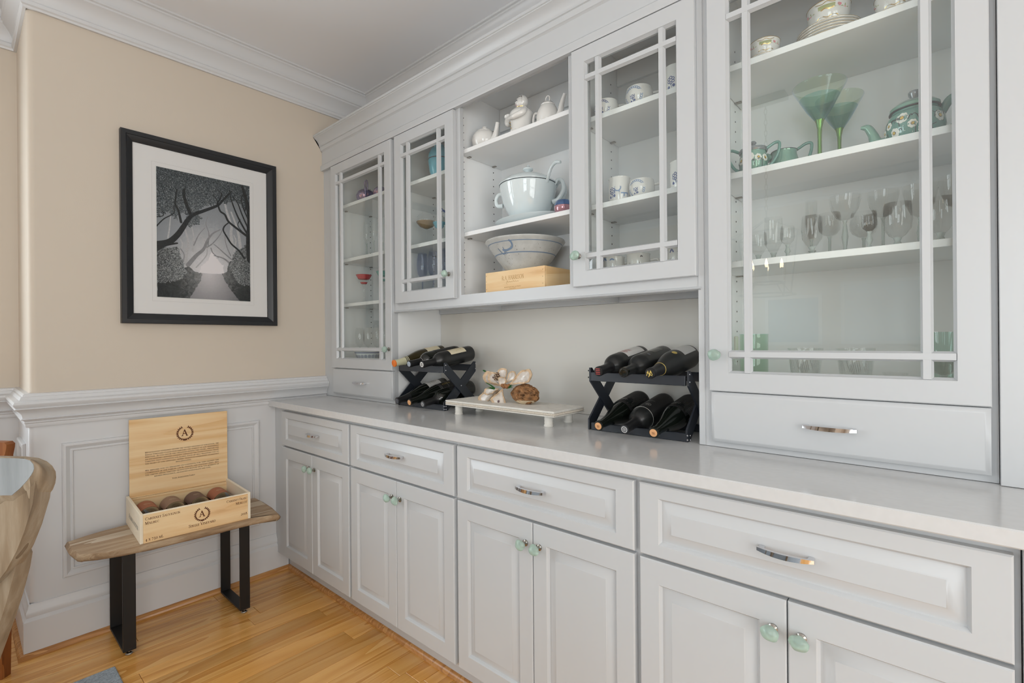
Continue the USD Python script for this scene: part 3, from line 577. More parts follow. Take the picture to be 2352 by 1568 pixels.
co = thing('cornice', 'long white cornice and frieze board across the top of the cabinets', 'cornice', (1.7, -0.3, 2.22))
obj('frieze', rings([[(x, FH, 2.2165), (x, -0.321, 2.2165), (x, -0.3235, 2.224), (x, -0.3235, 2.244), (x, -0.3135, 2.254), (x, -0.3135, 2.345), (x, FH, 2.345)] for x in (3.4, 0.001)]), 'cabinet_paint', co, 25)
cp = [(FH, 2.315), (-0.315, 2.330), (-0.322, 2.334), (-0.3255, 2.346), (-0.326, 2.352), (-0.331, 2.354), (-0.331, 2.360), (-0.3335, 2.366), (-0.338, 2.374), (-0.345, 2.383), (-0.3545, 2.391), (-0.361, 2.395), (-0.362, 2.398), (-0.366, 2.400), (-0.366, 2.410), (FH, 2.410)]
obj('crown', rings([[(x, y, z) for y, z in cp] for x in (3.4, 0.001)]), 'cabinet_paint', co, 25)
obj('top_board', box(0.001, 3.4, FH + 0.001, -0.001, 2.33, 2.40), 'cabinet_paint', co, False)
bs = thing('backsplash', 'plain off-white back panel behind the wine racks', 'panel', (1.44, 0, 1.1))
obj('panel', box(0.6885, 2.178, -0.0085, -0.0005, 0.918, 1.366), 'backsplash', bs, False)

# ------------------------------------------------------------------ the framed print on the picture wall
def yz(y0, y1, z0, z1, x, i=0): return [(x, y0 + i, z0 + i), (x, y1 - i, z0 + i), (x, y1 - i, z1 - i), (x, y0 + i, z1 - i)]
FY0, FY1, FZ0, FZ1 = -1.2515, -0.5865, 1.3145, 2.1675
fr = thing('framed_print', 'black framed black-and-white print of a misty tree-lined lane on the beige wall', 'picture', (0, (FY0 + FY1) / 2, FZ0))
lp = [yz(FY0, FY1, FZ0, FZ1, 0.001, 0.04), yz(FY0, FY1, FZ0, FZ1, 0.001), yz(FY0, FY1, FZ0, FZ1, 0.028), yz(FY0, FY1, FZ0, FZ1, 0.030, 0.002), yz(FY0, FY1, FZ0, FZ1, 0.030, 0.019), yz(FY0, FY1, FZ0, FZ1, 0.027, 0.021), yz(FY0, FY1, FZ0, FZ1, 0.024, 0.030), yz(FY0, FY1, FZ0, FZ1, 0.016, 0.044), yz(FY0, FY1, FZ0, FZ1, 0.011, 0.046), yz(FY0, FY1, FZ0, FZ1, 0.001, 0.04)]
obj('frame', rings(lp, False, False), 'frame_black', fr, 25)
obj('mat_board', box(0.0015, 0.0108, FY0 + 0.043, FY1 - 0.043, FZ0 + 0.043, FZ1 - 0.043), 'mat_board', fr, False)
PY0, PY1, PZ0, PZ1 = -1.1185, -0.7165, 1.4385, 2.0355
ln = sbox(PY0 - .018, PZ0 - .02, PY1 + .018, PZ1 + .02); obj('mat_line', flat(ln.difference(ln.buffer(-.0012)), (0.0108, 0, 0), (0, 1, 0), (0, 0, 1), 0.0003), 'mat_line', fr, False)
pin = sbox(PY0 - .0035, PZ0 - .0035, PY1 + .0035, PZ1 + .0035); obj('bevel', flat(pin, (0.0108, 0, 0), (0, 1, 0), (0, 0, 1), 0.0002), 'label_white', fr, False)
GY, GZ = PY0 + .53 * (PY1 - PY0), PZ0 + .22 * (PZ1 - PZ0)
GYL, GZL = GY - (FY0 + FY1) / 2, GZ - FZ0
def print_mat(name, ramp, lo, hi, noise=0.55, sc=46.0, det=7.0):
    n = {'tc': ('texture_coordinate', {}), 'sb': ('vector_math', dict(math_type='subtract', vector2=(0, GYL, GZL))), 'ml': ('vector_math', dict(math_type='multiply', vector2=(0, 1.35, 1.0))), 'le': ('vector_math', dict(math_type='length')), 'mr': ('map_range', dict(from_min=lo, from_max=hi, clamp=True)),
         'nz': ('noise_texture', dict(scale=sc, detail=det, roughness=0.72, distortion=1.2)), 'ns': ('math', dict(math_type='multiply_add', value2=noise * 2, value3=-noise)), 'ad': ('math', dict(math_type='add', use_clamp=True)), 'rp': ('rgb_ramp', dict(ramp=ramp)), 'p': ('principled_bsdf', dict(roughness=0.7))}
    graph(name, n, [('tc.object', 'sb.vector1'), ('sb.vector', 'ml.vector1'), ('ml.vector', 'le.vector1'), ('le.value', 'mr.value'), ('tc.object', 'nz.vector'), ('nz.fac', 'ns.value1'), ('ns.value', 'ad.value1'), ('mr.result', 'ad.value2'), ('ad.value', 'rp.fac'), ('rp.color', 'p.base_color')], 'p.BSDF')
print_mat('print_mist', [(0, L(226, 220, 222)), (0.3, L(184, 182, 184)), (0.6, L(146, 148, 152)), (1, L(122, 126, 130))], 0.02, 0.42, 0.12, 40, 5)
print_mat('print_leaves', [(0, L(176, 178, 178)), (0.22, L(128, 132, 134)), (0.42, L(70, 76, 80)), (0.62, L(36, 42, 46)), (1, L(24, 28, 32))], -0.25, 1.15, 1.5, 230, 8)
print_mat('print_bush', [(0, L(190, 190, 190)), (0.30, L(130, 132, 132)), (0.5, L(66, 68, 70)), (0.7, L(34, 36, 38)), (1, L(22, 24, 26))], -0.15, 0.75, 1.3, 200, 7)
print_mat('print_bank', [(0, L(160, 158, 158)), (0.4, L(104, 104, 104)), (0.65, L(56, 58, 58)), (1, L(28, 31, 32))], 0.0, 0.28, 0.55, 60, 6)
print_mat('print_road', [(0, L(206, 200, 202)), (0.45, L(160, 156, 158)), (1, L(92, 92, 96))], 0.0, 0.24, 0.08, 60, 4)
mat('print_dark', L(34, 35, 36), 0.7, var=(180.0, 0.5)); mat('print_mid', L(138, 136, 138), 0.7, var=(90.0, 0.12)); mat('print_pale', L(178, 175, 176), 0.7, var=(120.0, 0.10)); mat('print_glow', L(228, 221, 222), 0.7)
def pxy(x, y):
    u = (x - 132) / 956.0; u = u * (1 + 0.16 * (1 - u)); t = 98 + (x - 132) / 956 * 205; b = 1435 + (x - 132) / 956 * 52
    return (PY0 + u * (PY1 - PY0), PZ1 - (y - t) / (b - t) * (PZ1 - PZ0))
clip = sbox(PY0, PZ0, PY1, PZ1); _lay = [0]
def art(name, poly, m):
    _lay[0] += 1; p = poly.intersection(clip)
    if not p.is_empty: obj(name, flat(p, (0.0113 + _lay[0] * 0.00002, 0, 0), (0, 1, 0), (0, 0, 1)), m, PR, False)
def pg(*a): return Polygon([pxy(*p) for p in a]).buffer(0)
def rough(p, amt=0.006, k=0):
    c = np.array(p.segmentize(0.006).exterior.coords)[:-1]; n = (meshkit.fbm(np.column_stack([c * 160, np.full(len(c), k)]), 3) - 0.5)
    d = np.roll(c, -1, 0) - np.roll(c, 1, 0); d = np.column_stack([d[:, 1], -d[:, 0]]); d /= np.linalg.norm(d, axis=1, keepdims=True) + 1e-9
    return Polygon(c + d * (n * amt * 3.2)[:, None]).buffer(0)
def limb(pts, w0, w1, k=0.000435):
    c = curve([pxy(*p) for p in pts], 6); s = np.linspace(w0, w1, len(c)) * k / 2
    return unary_union([Polygon(np.vstack([Point(*c[i]).buffer(s[i], 6).exterior.coords, Point(*c[i + 1]).buffer(s[i + 1], 6).exterior.coords])).convex_hull for i in range(len(c) - 1)])
PR = obj('print', flat(clip, (0.0108, 0, 0), (0, 1, 0), (0, 0, 1), 0.0005), 'print_mist', fr, False)
art('glow', rough(pg((505, 1195), (520, 1120), (590, 1060), (625, 960), (690, 1050), (750, 1110), (765, 1195)), 0.003), 'print_glow')
for p, w0, w1 in ((((370, 1090), (385, 980), (400, 880), (372, 740)), 34, 16), (((440, 960), (450, 820), (430, 700)), 22, 10), (((862, 900), (845, 780), (850, 700), (800, 560), (780, 480)), 34, 20), (((960, 930), (940, 800), (905, 690), (850, 560)), 34, 16), (((222, 830), (235, 730), (245, 600)), 16, 9), (((320, 1000), (345, 900), (330, 840)), 16, 8), (((470, 1130), (540, 1050), (580, 980), (560, 860), (510, 790)), 14, 8), (((880, 960), (905, 860), (880, 800)), 20, 8)):
    art('far_trunk', limb(p, w0, w1), 'print_pale')
for p, w0, w1 in ((((395, 1105), (470, 1010), (545, 940), (585, 850), (640, 780), (720, 740)), 44, 10), (((835, 1095), (770, 1045), (705, 1020), (650, 1008)), 22, 7), (((850, 1050), (760, 980), (690, 920), (650, 890)), 16, 8), (((580, 920), (640, 880), (720, 790), (760, 700)), 14, 6), (((620, 930), (640, 980), (700, 1030)), 12, 8), (((590, 900), (600, 780), (570, 680), (590, 600)), 12, 5), (((840, 1010), (800, 930), (775, 840), (780, 760)), 12, 6), (((330, 940), (360, 1000), (350, 1080)), 12, 8), (((450, 900), (500, 790), (560, 720)), 12, 5)):
    art('mid_trunk', limb(p, w0, w1), 'print_mid')
art('road', pg((520, 1186), (625, 1196), (738, 1200), (790, 1290), (850, 1370), (985, 1490), (380, 1460), (450, 1350), (500, 1270)), 'print_road')
art('bank', rough(pg((132, 1440), (132, 1180), (300, 1160), (400, 1120), (450, 1165), (525, 1195), (515, 1260), (470, 1340), (400, 1460)), 0.003, 1), 'print_bank')
art('bank', rough(pg((735, 1195), (790, 1180), (830, 1070), (1090, 1000), (1090, 1490), (960, 1492), (830, 1360), (770, 1270)), 0.003, 2), 'print_bank')
art('bush', rough(pg((130, 900), (220, 930), (300, 910), (330, 1010), (360, 1130), (380, 1190), (330, 1260), (130, 1300)), 0.006, 3), 'print_bush')
art('bush', rough(pg((860, 1020), (910, 960), (1010, 930), (1060, 860), (1092, 860), (1092, 1330), (960, 1320), (870, 1230), (830, 1120)), 0.006, 4), 'print_bush')
art('canopy', rough(pg((130, 90), (1092, 300), (1092, 520), (1040, 560), (950, 480), (880, 450), (800, 470), (720, 440), (640, 490), (560, 500), (470, 560), (400, 590), (330, 560), (300, 640), (230, 560), (130, 610)), 0.010, 5), 'print_leaves')
art('canopy', rough(pg((400, 600), (470, 560), (530, 620), (490, 690), (420, 700), (360, 660)), 0.010, 6), 'print_leaves')
for p, w0, w1 in ((((128, 900), (230, 870), (300, 800), (350, 720), (390, 650), (440, 590), (560, 540), (690, 490), (760, 430), (850, 350)), 66, 16), (((128, 950), (200, 905), (300, 882)), 40, 16), (((420, 580), (385, 480), (362, 380), (370, 260), (400, 150)), 34, 26), (((335, 665), (310, 540), (285, 470), (300, 330)), 24, 14), (((128, 618), (180, 605), (185, 570), (155, 530)), 10, 6), (((128, 715), (190, 635), (270, 575), (272, 500)), 12, 9), (((410, 280), (470, 240), (540, 220), (600, 195)), 18, 8),
        (((1092, 1060), (1075, 850), (1085, 640), (1040, 440), (990, 300)), 78, 26), (((1050, 815), (970, 765), (890, 712), (815, 655), (775, 585), (725, 550), (700, 490)), 28, 18), (((1010, 1040), (940, 960), (850, 890), (800, 820), (757, 750), (770, 705), (812, 672)), 22, 12), (((1050, 790), (960, 660), (900, 550), (855, 440), (830, 340)), 22, 10), (((1055, 720), (985, 590), (930, 470), (870, 400)), 18, 9), (((1070, 650), (1000, 520), (975, 430), (1000, 380)), 16, 8), (((1020, 560), (1050, 470), (1035, 400)), 16, 10), (((960, 640), (930, 700), (1000, 780)), 10, 6), (((700, 480), (680, 420), (640, 380)), 14, 8), (((690, 470), (740, 380), (700, 330)), 16, 8)):
    art('branch', limb(p, w0, w1), 'print_dark')
art('leaf_cluster', rough(pg((130, 80), (700, 210), (690, 330), (560, 350), (430, 320), (300, 300), (130, 340)), 0.012, 8), 'print_leaves')
obj('glass', box(0.0125, 0.0135, FY0 + .045, FY1 - .045, FZ0 + .045, FZ1 - .045), 'picture_glass', fr, False)

# ------------------------------------------------------------------ the live-edge bench
bn = thing('bench', 'narrow live-edge wooden bench on black steel legs under the framed print', 'bench', (0.24, -1.1, 0))
front = curve([(0.296, -1.436), (0.345, -1.36), (0.372, -1.26), (0.384, -1.14), (0.394, -1.0), (0.398, -0.88), (0.412, -0.79), (0.424, -0.752)], 7)
back = curve([(0.090, -0.728), (0.060, -0.80), (0.052, -0.95), (0.048, -1.10), (0.046, -1.25), (0.062, -1.36), (0.098, -1.446)], 7)
end1 = np.array([(0.30, -0.735), (0.19, -0.729)]); end0 = np.array([(0.20, -1.447)])
top = np.vstack([front, end1, back, end0])
def bench_loop(off, z, k):
    c = np.array(Polygon(top).exterior.coords)[:-1]; d = np.roll(c, -1, 0) - np.roll(c, 1, 0); n = np.column_stack([d[:, 1], -d[:, 0]]); n /= np.linalg.norm(n, axis=1, keepdims=True) + 1e-9
    if Polygon(top).exterior.is_ccw is False: n = -n
    w = (meshkit.fbm(np.column_stack([c * 22, np.full(len(c), k * 1.7)]), 3) - 0.5)
    return np.column_stack([c + n * (off + w[:, None] * (0.010 if k else 0.004)), np.full(len(c), z)])
def capped(loops):
    v, f = rings(loops, False, False); m = len(loops[0]); extra = []
    for k, L_ in ((0, loops[0]), (len(loops) - 1, loops[-1])):
        tv, tf = tri(Polygon(np.array(L_)[:, :2]))
        idx = np.array([int(np.argmin(((np.array(L_)[:, :2] - t) ** 2).sum(1))) for t in tv]); e = idx[tf] + k * m
        nz = np.cross(v[e[:, 1]] - v[e[:, 0]], v[e[:, 2]] - v[e[:, 0]])[:, 2]; want = -1 if k == 0 else 1
        e = np.where((nz * want < 0)[:, None], e[:, ::-1], e); extra.append(e)
    return v, np.vstack([f] + extra)
bl_ = [bench_loop(-0.014, 0.4105, 3), bench_loop(0.000, 0.4165, 2), bench_loop(0.003, 0.426, 4), bench_loop(-0.002, 0.4375, 1), bench_loop(-0.006, 0.4402, 0)]
obj('slab', capped([bench_loop(-0.016, 0.4104, 3), bench_loop(-0.007, 0.426, 1), bench_loop(-0.006, 0.4403, 0)]), 'live_edge', bn, 40)
obj('live_edge', rings(bl_, False, False), 'bark_edge', bn, 50)
for y0, xs in ((-1.305, (0.056, 0.303)), (-0.889, (0.080, 0.328))):
    xa, xb = xs; y1 = y0 + 0.042; t = 0.008
    lg = obj('leg', merge(box(xa, xa + t, y0, y1, 0.024, 0.4115, 0.001), box(xb - t, xb, y0, y1, 0.024, 0.4115, 0.001), box(xa, xb, y0, y1, 0.016, 0.0242, 0.001), box(xa + 0.02, xb - 0.02, y0 - 0.01, y1 + 0.01, 0.407, 0.4115)), 'black_steel', bn, False)
    for xx in (xa + 0.012, xb - 0.012): obj('foot', xf(lathe([(0, 0), (0.011, 0), (0.013, 0.003), (0.010, 0.007), (0.004, 0.009), (0.004, 0.016), (0, 0.016)], 20), T(xx, (y0 + y1) / 2, 0)), 'nickel', lg)

# ------------------------------------------------------------------ the wine crate on the bench
CRZ = math.atan2(0.399, 0.022)
wc = thing('wine_crate', 'open pine wine crate with upright lettered lid on the wooden bench', 'crate', (0.358, -1.26, 0.4405), CRZ, local=True)
W_, D_, H_, t = 0.3995, 0.332, 0.117, 0.011
fp_ = obj('front_panel', box(t, W_ - t, 0.0, t, 0.0, H_ - 0.006, 0.0006), 'pine_x', wc, False)
obj('rim', box(t, W_ - t, 0.001, 0.005, H_ - 0.006, H_ - 0.001), 'pine_end', wc, False)
obj('back_panel', box(t, W_ - t, D_ - 0.02, D_ - 0.011, 0.0, H_ - 0.012, 0.0006), 'pine_x', wc, False)
e0 = obj('end_panel', box(0, t, 0, D_, 0, H_, 0.0012), 'pine_end', wc, False)
obj('end_panel', box(W_ - t, W_, 0, D_, 0, H_, 0.0012), 'pine_end', wc, False)
obj('base', box(t, W_ - t, t, D_ - 0.02, 0.0005, 0.009), 'pine_x', wc, False)
def fr_text(s, u, v, h, right=False, bold=0.012, fit=None, par=fp_, O=(0, 0, 0), m='burnt_ink', U=(1, 0, 0), V=(0, 0, 1)):
    p, w = text(s, h, bold=bold, fit=fit); p = affinity.translate(p, u - (w if right else 0), v)
    obj('lettering', flat(p, O, U, V, 0.0003), m, par, False)
fr_text('Cabernet Sauvignon', 0.017, 0.090, 0.0105, fit=0.117); fr_text('Malbec', 0.017, 0.073, 0.0105); fr_text('4 x 750 mL', 0.017, 0.0085, 0.0105, fit=0.060)
fr_text('Cabernet Franc', 0.386, 0.090, 0.0105, True, fit=0.082); fr_text('Merlot', 0.386, 0.073, 0.0105, True); fr_text('2018', 0.386, 0.022, 0.010, True)
fr_text('Single Vineyard', 0.163, 0.021, 0.0115, fit=0.099)
obj('emblem', flat(affinity.translate(wreath(0.0255), 0.212, 0.066), (0, 0, 0), (1, 0, 0), (0, 0, 1), 0.0003), 'burnt_ink', fp_, False)
fr_text('Aleksander', 0.27, 0.045, 0.020, True, par=e0, O=(0, 0.305, 0), m='grey_ink', U=(0, -1, 0), fit=0.22)
# the lid stands in the groove behind, lettered on its inside
LY = D_ - 0.009
lid = obj('lid', box(0.0115, 0.3965, LY, LY + 0.0085, H_ - 0.012, 0.449, 0.0006), 'pine_x', wc, False)
LO = (0.0115, LY, 0.449); LW, LH = 0.385, 0.344
obj('emblem', flat(affinity.translate(wreath(0.030), 0.54 * LW, -0.245 * LH), LO, (1, 0, 0), (0, 0, 1), 0.0003), 'burnt_ink', lid, False)
para = ['Meticulously nurtured within the sacred grounds of our estate, the', 'Single Vineyard Collection embodies the essence of our winemaking', 'heritage. As you savor the creations within this vessel, prepare for', 'an enchanting sensory journey through the foundational grape', 'varieties that constitute our blends. Each sip will transport you to', 'the heart of our vineyard, where tradition harmonizes seamlessly', 'with innovation.', '',
        'We implore you to treasure its contents, for they signify the', 'culmination of our familial labor, passion, and visionary spirit. May', 'this limited single vineyard production bestow upon you moments of', 'refined indulgence, delighting both palate and soul.', '', 'Your Aleksander Family']
rows_ = []
for i, s in enumerate(para):
    if not s: continue
    full = i not in (6, 11, 13); p, w = text(s, 0.0062, bold=0.02, fit=0.292 if full else None)
    if i == 11: p, w = text(s, 0.0062, bold=0.02, fit=0.225)
    rows_ += [affinity.translate(g, (0.145 * LW) + (0 if full else 0.146 - w / 2), -LH * (0.448 + 0.0292 * i + (0.01 if i == 13 else 0))) for g in getattr(p, 'geoms', [p])]
from shapely.geometry import MultiPolygon
obj('lettering', flat(MultiPolygon([g for g in rows_ if g.geom_type == 'Polygon']), LO, (1, 0, 0), (0, 0, 1), 0.0003), 'burnt_ink', lid, False, kind='stuff')

# ------------------------------------------------------------------ bottles
BORD = [(0, 0.004), (0.030, 0.0), (0.0355, 0.004), (0.0370, 0.010), (0.0375, 0.03), (0.0375, 0.180), (0.0368, 0.192), (0.0335, 0.205), (0.0270, 0.216), (0.0190, 0.224), (0.0155, 0.231), (0.0146, 0.245), (0.0140, 0.283), (0.0152, 0.284), (0.0152, 0.296), (0.0140, 0.298), (0, 0.298)]
BURG = [(0, 0.004), (0.033, 0.0), (0.0390, 0.005), (0.0402, 0.012), (0.0405, 0.03), (0.0405, 0.128), (0.0398, 0.142), (0.0372, 0.160), (0.0325, 0.180), (0.0262, 0.202), (0.0205, 0.222), (0.0168, 0.242), (0.0150, 0.262), (0.0142, 0.282), (0.0156, 0.284), (0.0156, 0.295), (0.0142, 0.297), (0, 0.297)]
def squig(w, h, n, seed, lw=0.0008):
    """a few hand-drawn strokes"""
    r = random.Random(seed); out = []
    for i in range(n):
        y = -h / 2 + h * (i + 0.5) / n; pts = [(-w / 2 * r.uniform(.6, 1) + w * k / 6, y + r.uniform(-.5, .5) * h / n) for k in range(7)]
        out.append(LineString(curve(pts, 3)).buffer(lw / 2))
    return unary_union(out)
def bottle(label, loc, kind, glass, cap, capz, seal, group, labels=(), tilt=0.147, rx=None, rz=0):
    """parts: glass, capsule, seal or cork, labels; the bottle's axis is its own z, its upper side in the rack is +y"""
    P = BORD if kind == 'bord' else BURG
    t_ = thing('wine_bottle', label, 'bottle', loc, rz, group, True, rx=PI / 2 + tilt if rx is None else rx)
    obj('glass', lathe(P, 44), glass, t_, 40)
    top_ = P[-1][1]; z_ = np.array([p[1] for p in P[1:-1]]); r_ = np.array([p[0] for p in P[1:-1]])
    if cap:
        zz = [capz] + [z for z in z_ if z > capz + 0.002]; obj('capsule', lathe([(np.interp(capz, z_, r_) + 0.0001, capz)] + [(np.interp(z, z_, r_) + 0.0007, z) for z in zz] + [(0, top_ + 0.0007)], 36), cap, t_, 40)
    if seal: obj('seal' if seal != 'cork' else 'cork', lathe([(0.0001, top_), (0.0118, top_), (0.0118, top_ + 0.0012), (0.0105, top_ + 0.0019), (0, top_ + 0.0019)], 28), seal, t_, 40)
    for (m, z0, z1, a0, a1, off) in labels:
        u0, u1 = math.radians(a0) * 0.037, math.radians(a1) * 0.037
        obj('label', decal(sbox(u0, z0, u1, z1), P, PI / 2, 0, 0.0004 + off), m, t_, 60)
    return t_
def ink(t_, kind, poly, m, z, a=0.0, off=0.0007, rot=0):
    p = affinity.rotate(poly, rot, origin=(0, 0)); obj('print', decal(affinity.translate(p, math.radians(a) * 0.037, 0), BORD if kind == 'bord' else BURG, PI / 2, z, off), m, t_, False)
def ring_band(t_, kind, z0, z1, m):
    P = BORD if kind == 'bord' else BURG; z_ = [p[1] for p in P[1:-1]]; r_ = [p[0] for p in P[1:-1]]; e = 0.0011
    obj('band', lathe([(np.interp(z0, z_, r_), z0), (np.interp(z0, z_, r_) + e, z0), (np.interp(z1, z_, r_) + e, z1), (np.interp(z1, z_, r_), z1)], 32), m, t_, 40)
def end_mark(t_, poly, m, z=0.2998):
    obj('print', flat(poly, (0, 0, z), (-1, 0, 0), (0, 1, 0), 0.0002) if False else flat(poly, (0, 0, z), (1, 0, 0), (0, 1, 0), 0.0004), m, t_, False)
YB, ZT, ZB = -0.078, 1.1655, 1.0005
G1, G2 = 'bottles in the left wine rack', 'bottles in the right wine rack'
b = bottle('olive glass bottle with cream capsule and orange cap, top of left rack', (0.778, YB, ZT), 'burg', 'bottle_olive', 'capsule_cream', 0.222, 'capsule_orange', G1, [('label_cream', 0.035, 0.115, -75, 75, 0)])
obj('cap_top', lathe([(0.0001, 0.2935), (0.0166, 0.2935), (0.0166, 0.2985), (0.014, 0.3002), (0, 0.3002)], 28), 'capsule_orange', b, 40)
ring_band(b, 'burg', 0.226, 0.229, 'label_black'); ring_band(b, 'burg', 0.233, 0.236, 'label_black'); ink(b, 'burg', Point(0, 0).buffer(0.011), 'capsule_orange', 0.095, 15); ink(b, 'burg', sbox(-0.004, -0.008, 0.006, 0.006), 'label_black', 0.255, 40)
b = bottle('dark bottle with silver-topped capsule, middle of the left rack\'s upper tier', (0.893, YB, ZT), 'bord', 'bottle_dark', 'capsule_black', 0.226, 'capsule_silver', G1, [('label_black', 0.02, 0.15, -80, 80, 0)])
ring_band(b, 'bord', 0.230, 0.2312, 'label_silver')
for k in range(6): ink(b, 'bord', sbox(-0.012, -0.006, 0.012, 0.006), 'bottle_matte', 0.035 + k * 0.021, (k % 2) * 40 - 10)
b = bottle('matte black bottle with big cream label, upper right in left rack', (0.986, YB, ZT), 'bord', 'bottle_matte', 'capsule_black', 0.226, 'label_white', G1, [('label_cream', 0.055, 0.150, -62, 62, 0)])
for k in range(4): ink(b, 'bord', LineString(curve([(-0.028 + k * .012, -.03), (-0.02 + k * .012, -.005), (-0.026 + k * .014, .012)], 5)).buffer(0.0004), 'label_gold', 0.10, 0)
ink(b, 'bord', sbox(-0.020, -0.0012, 0.026, 0.0), 'label_ink', 0.075, 0); ink(b, 'bord', squig(0.012, 0.006, 2, 4), 'label_ink', 0.132, -8); end_mark(b, affinity.scale(squig(0.013, 0.014, 4, 6, 0.0016), 1, 1), 'label_black')
b = bottle('dark bottle with plain grey capsule and sketch label, lower left rack, far side', (0.796, YB, ZB), 'burg', 'bottle_dark', 'capsule_black', 0.226, 'capsule_grey', G1, [('label_white', 0.045, 0.125, -70, 70, 0)], 0.180)
ink(b, 'burg', squig(0.05, 0.045, 9, 3), 'label_ink', 0.085, 0)
b = bottle('dark bottle with bare cork, middle of the left rack\'s lower tier', (0.890, YB, ZB), 'burg', 'bottle_dark', None, 0, 'cork', G1, [('label_black', 0.03, 0.135, -80, 80, 0)], 0.180)
for k in (0.128, 0.120, 0.080): ink(b, 'burg', sbox(-0.045, -0.0006, 0.045, 0.0006), 'label_silver', k, 0)
ink(b, 'burg', squig(0.012, 0.05, 6, 9), 'label_gold', 0.085, -30)
b = bottle('black bottle with spiral-stamped grey seal, lower tier of left rack beside riser', (0.988, YB, ZB), 'bord', 'bottle_dark', 'capsule_black', 0.222, 'capsule_grey', G1, [('label_black', 0.02, 0.15, -80, 80, 0)], 0.180)
end_mark(b, unary_union([Point(0, 0).buffer(0.0085).difference(Point(0, 0).buffer(0.0072)), Point(0, 0).buffer(0.0045).difference(Point(0, 0).buffer(0.0030))]), 'label_white')
b = bottle('matte bottle with red scribble label, upper left in the right rack', (1.883, YB, ZT), 'bord', 'bottle_matte', 'capsule_black', 0.224, 'capsule_black', G2, [('label_white', 0.030, 0.150, -55, 55, 0)])
ink(b, 'bord', squig(0.05, 0.046, 12, 5, 0.0011), 'label_red', 0.118, 8); end_mark(b, unary_union([sbox(-0.008, -0.009 + 0.0055 * k, 0.008, -0.0065 + 0.0055 * k) for k in range(4)]), 'label_red')
b = bottle('plain matte grey-black bottle, middle of the right rack\'s upper tier', (1.972, YB, ZT), 'bord', 'bottle_matte', None, 0, 'bottle_dark', G2, [('bottle_dark', 0.05, 0.12, -35, 35, 0)])
ring_band(b, 'bord', 0.2835, 0.2965, 'bottle_dark'); ink(b, 'bord', Point(0, 0).buffer(0.006), 'capsule_grey', 0.155, -30)
b = bottle('dark bottle with white label and gold-scribbled capsule, upper tier of right rack', (2.059, YB, ZT), 'burg', 'bottle_matte', 'capsule_black', 0.226, 'capsule_black', G2, [('label_white', 0.018, 0.112, -60, 75, 0)])
end_mark(b, unary_union([LineString([(-.009, -.006), (-.004, .008), (0, -.007), (.005, .008), (.009, -.003)]).buffer(.0011), LineString([(-.008, .004), (.008, -.006)]).buffer(.001), LineString([(-.003, -.010), (.004, .009)]).buffer(.001)]), 'label_gold')
ring_band(b, 'burg', 0.228, 0.2305, 'label_gold'); ink(b, 'burg', squig(0.012, 0.012, 4, 8, 0.0016), 'label_gold', 0.248, 30); ink(b, 'burg', Point(0, 0).buffer(0.009), 'label_gold', 0.145, -22); ink(b, 'burg', squig(0.006, 0.05, 10, 2), 'label_ink', 0.07, 20)
sc_, sw_ = text('Pivot', 0.010, bold=0.0)
for x_, lab in ((1.880, 'glossy dark bottle with bare cork, lower left in right rack'), (2.068, 'glossy dark bottle with bare cork, lower right in right rack, by the hutch side')):
    b = bottle(lab, (x_, YB, ZB), 'burg', 'bottle_dark', None, 0, 'cork', G2, [('label_black', 0.016, 0.150, -85, 85, 0)], 0.180)
    ink(b, 'burg', squig(0.030, 0.010, 2, 12, 0.0014), 'label_silver', 0.118, 0); ring_band(b, 'burg', 0.2838, 0.2942, 'bottle_dark')
    end_mark(b, squig(0.008, 0.008, 3, 7, 0.0008), 'moss_brown')
b = bottle('black bottle with lettered grey seal, middle of the right rack\'s lower tier', (1.974, YB, ZB), 'bord', 'bottle_matte', 'capsule_black', 0.220, 'capsule_grey', G2, [('label_black', 0.02, 0.175, -85, 85, 0)], 0.180)
ring_band(b, 'bord', 0.1765, 0.1773, 'label_silver'); ink(b, 'bord', unary_union([Point(0, 0).buffer(0.009).difference(Point(0, 0).buffer(0.0078)), squig(0.010, 0.008, 3, 1)]), 'label_silver', 0.145, -14)
ink(b, 'bord', squig(0.034, 0.004, 1, 5, 0.0010), 'label_silver', 0.105, 0); end_mark(b, unary_union([Point(0, 0).buffer(0.0048).difference(Point(0, 0).buffer(0.0036)), Point(0, 0).buffer(0.0098).difference(Point(0, 0).buffer(0.0080)), Point(0.0005, 0).buffer(0.0014)]), 'label_white')

# the four bottles lying in the crate, necks to the front
cA, sA = math.cos(CRZ), math.sin(CRZ)
for k, (m, lab) in enumerate((('label_terracotta', 'bottle with terracotta label, leftmost of four in the pine crate'), ('label_taupe', 'bottle with taupe label, second from left in the pine crate'), ('label_umber', 'bottle with dark umber label, third from left in the pine crate'), ('label_terracotta', 'bottle with terracotta label, rightmost of four in the pine crate'))):
    lx, ly = 0.062 + k * 0.0925, 0.309
    b = bottle(lab, (0.358 + lx * cA - ly * sA, -1.26 + lx * sA + ly * cA, 0.4405 + 0.0095 + 0.0405), 'burg', 'bottle_dark', 'capsule_black', 0.225, None, 'bottles lying in the crate', [(m, 0.012, 0.126, -88, 88, 0)], 0, PI / 2, CRZ)
    ink(b, 'burg', unary_union([sbox(-0.022, -0.002, 0.010, -0.0008), sbox(-0.016, 0.004, 0.012, 0.0052), sbox(-0.012, 0.012, 0.008, 0.0132)]), 'label_cream', 0.062, 4)

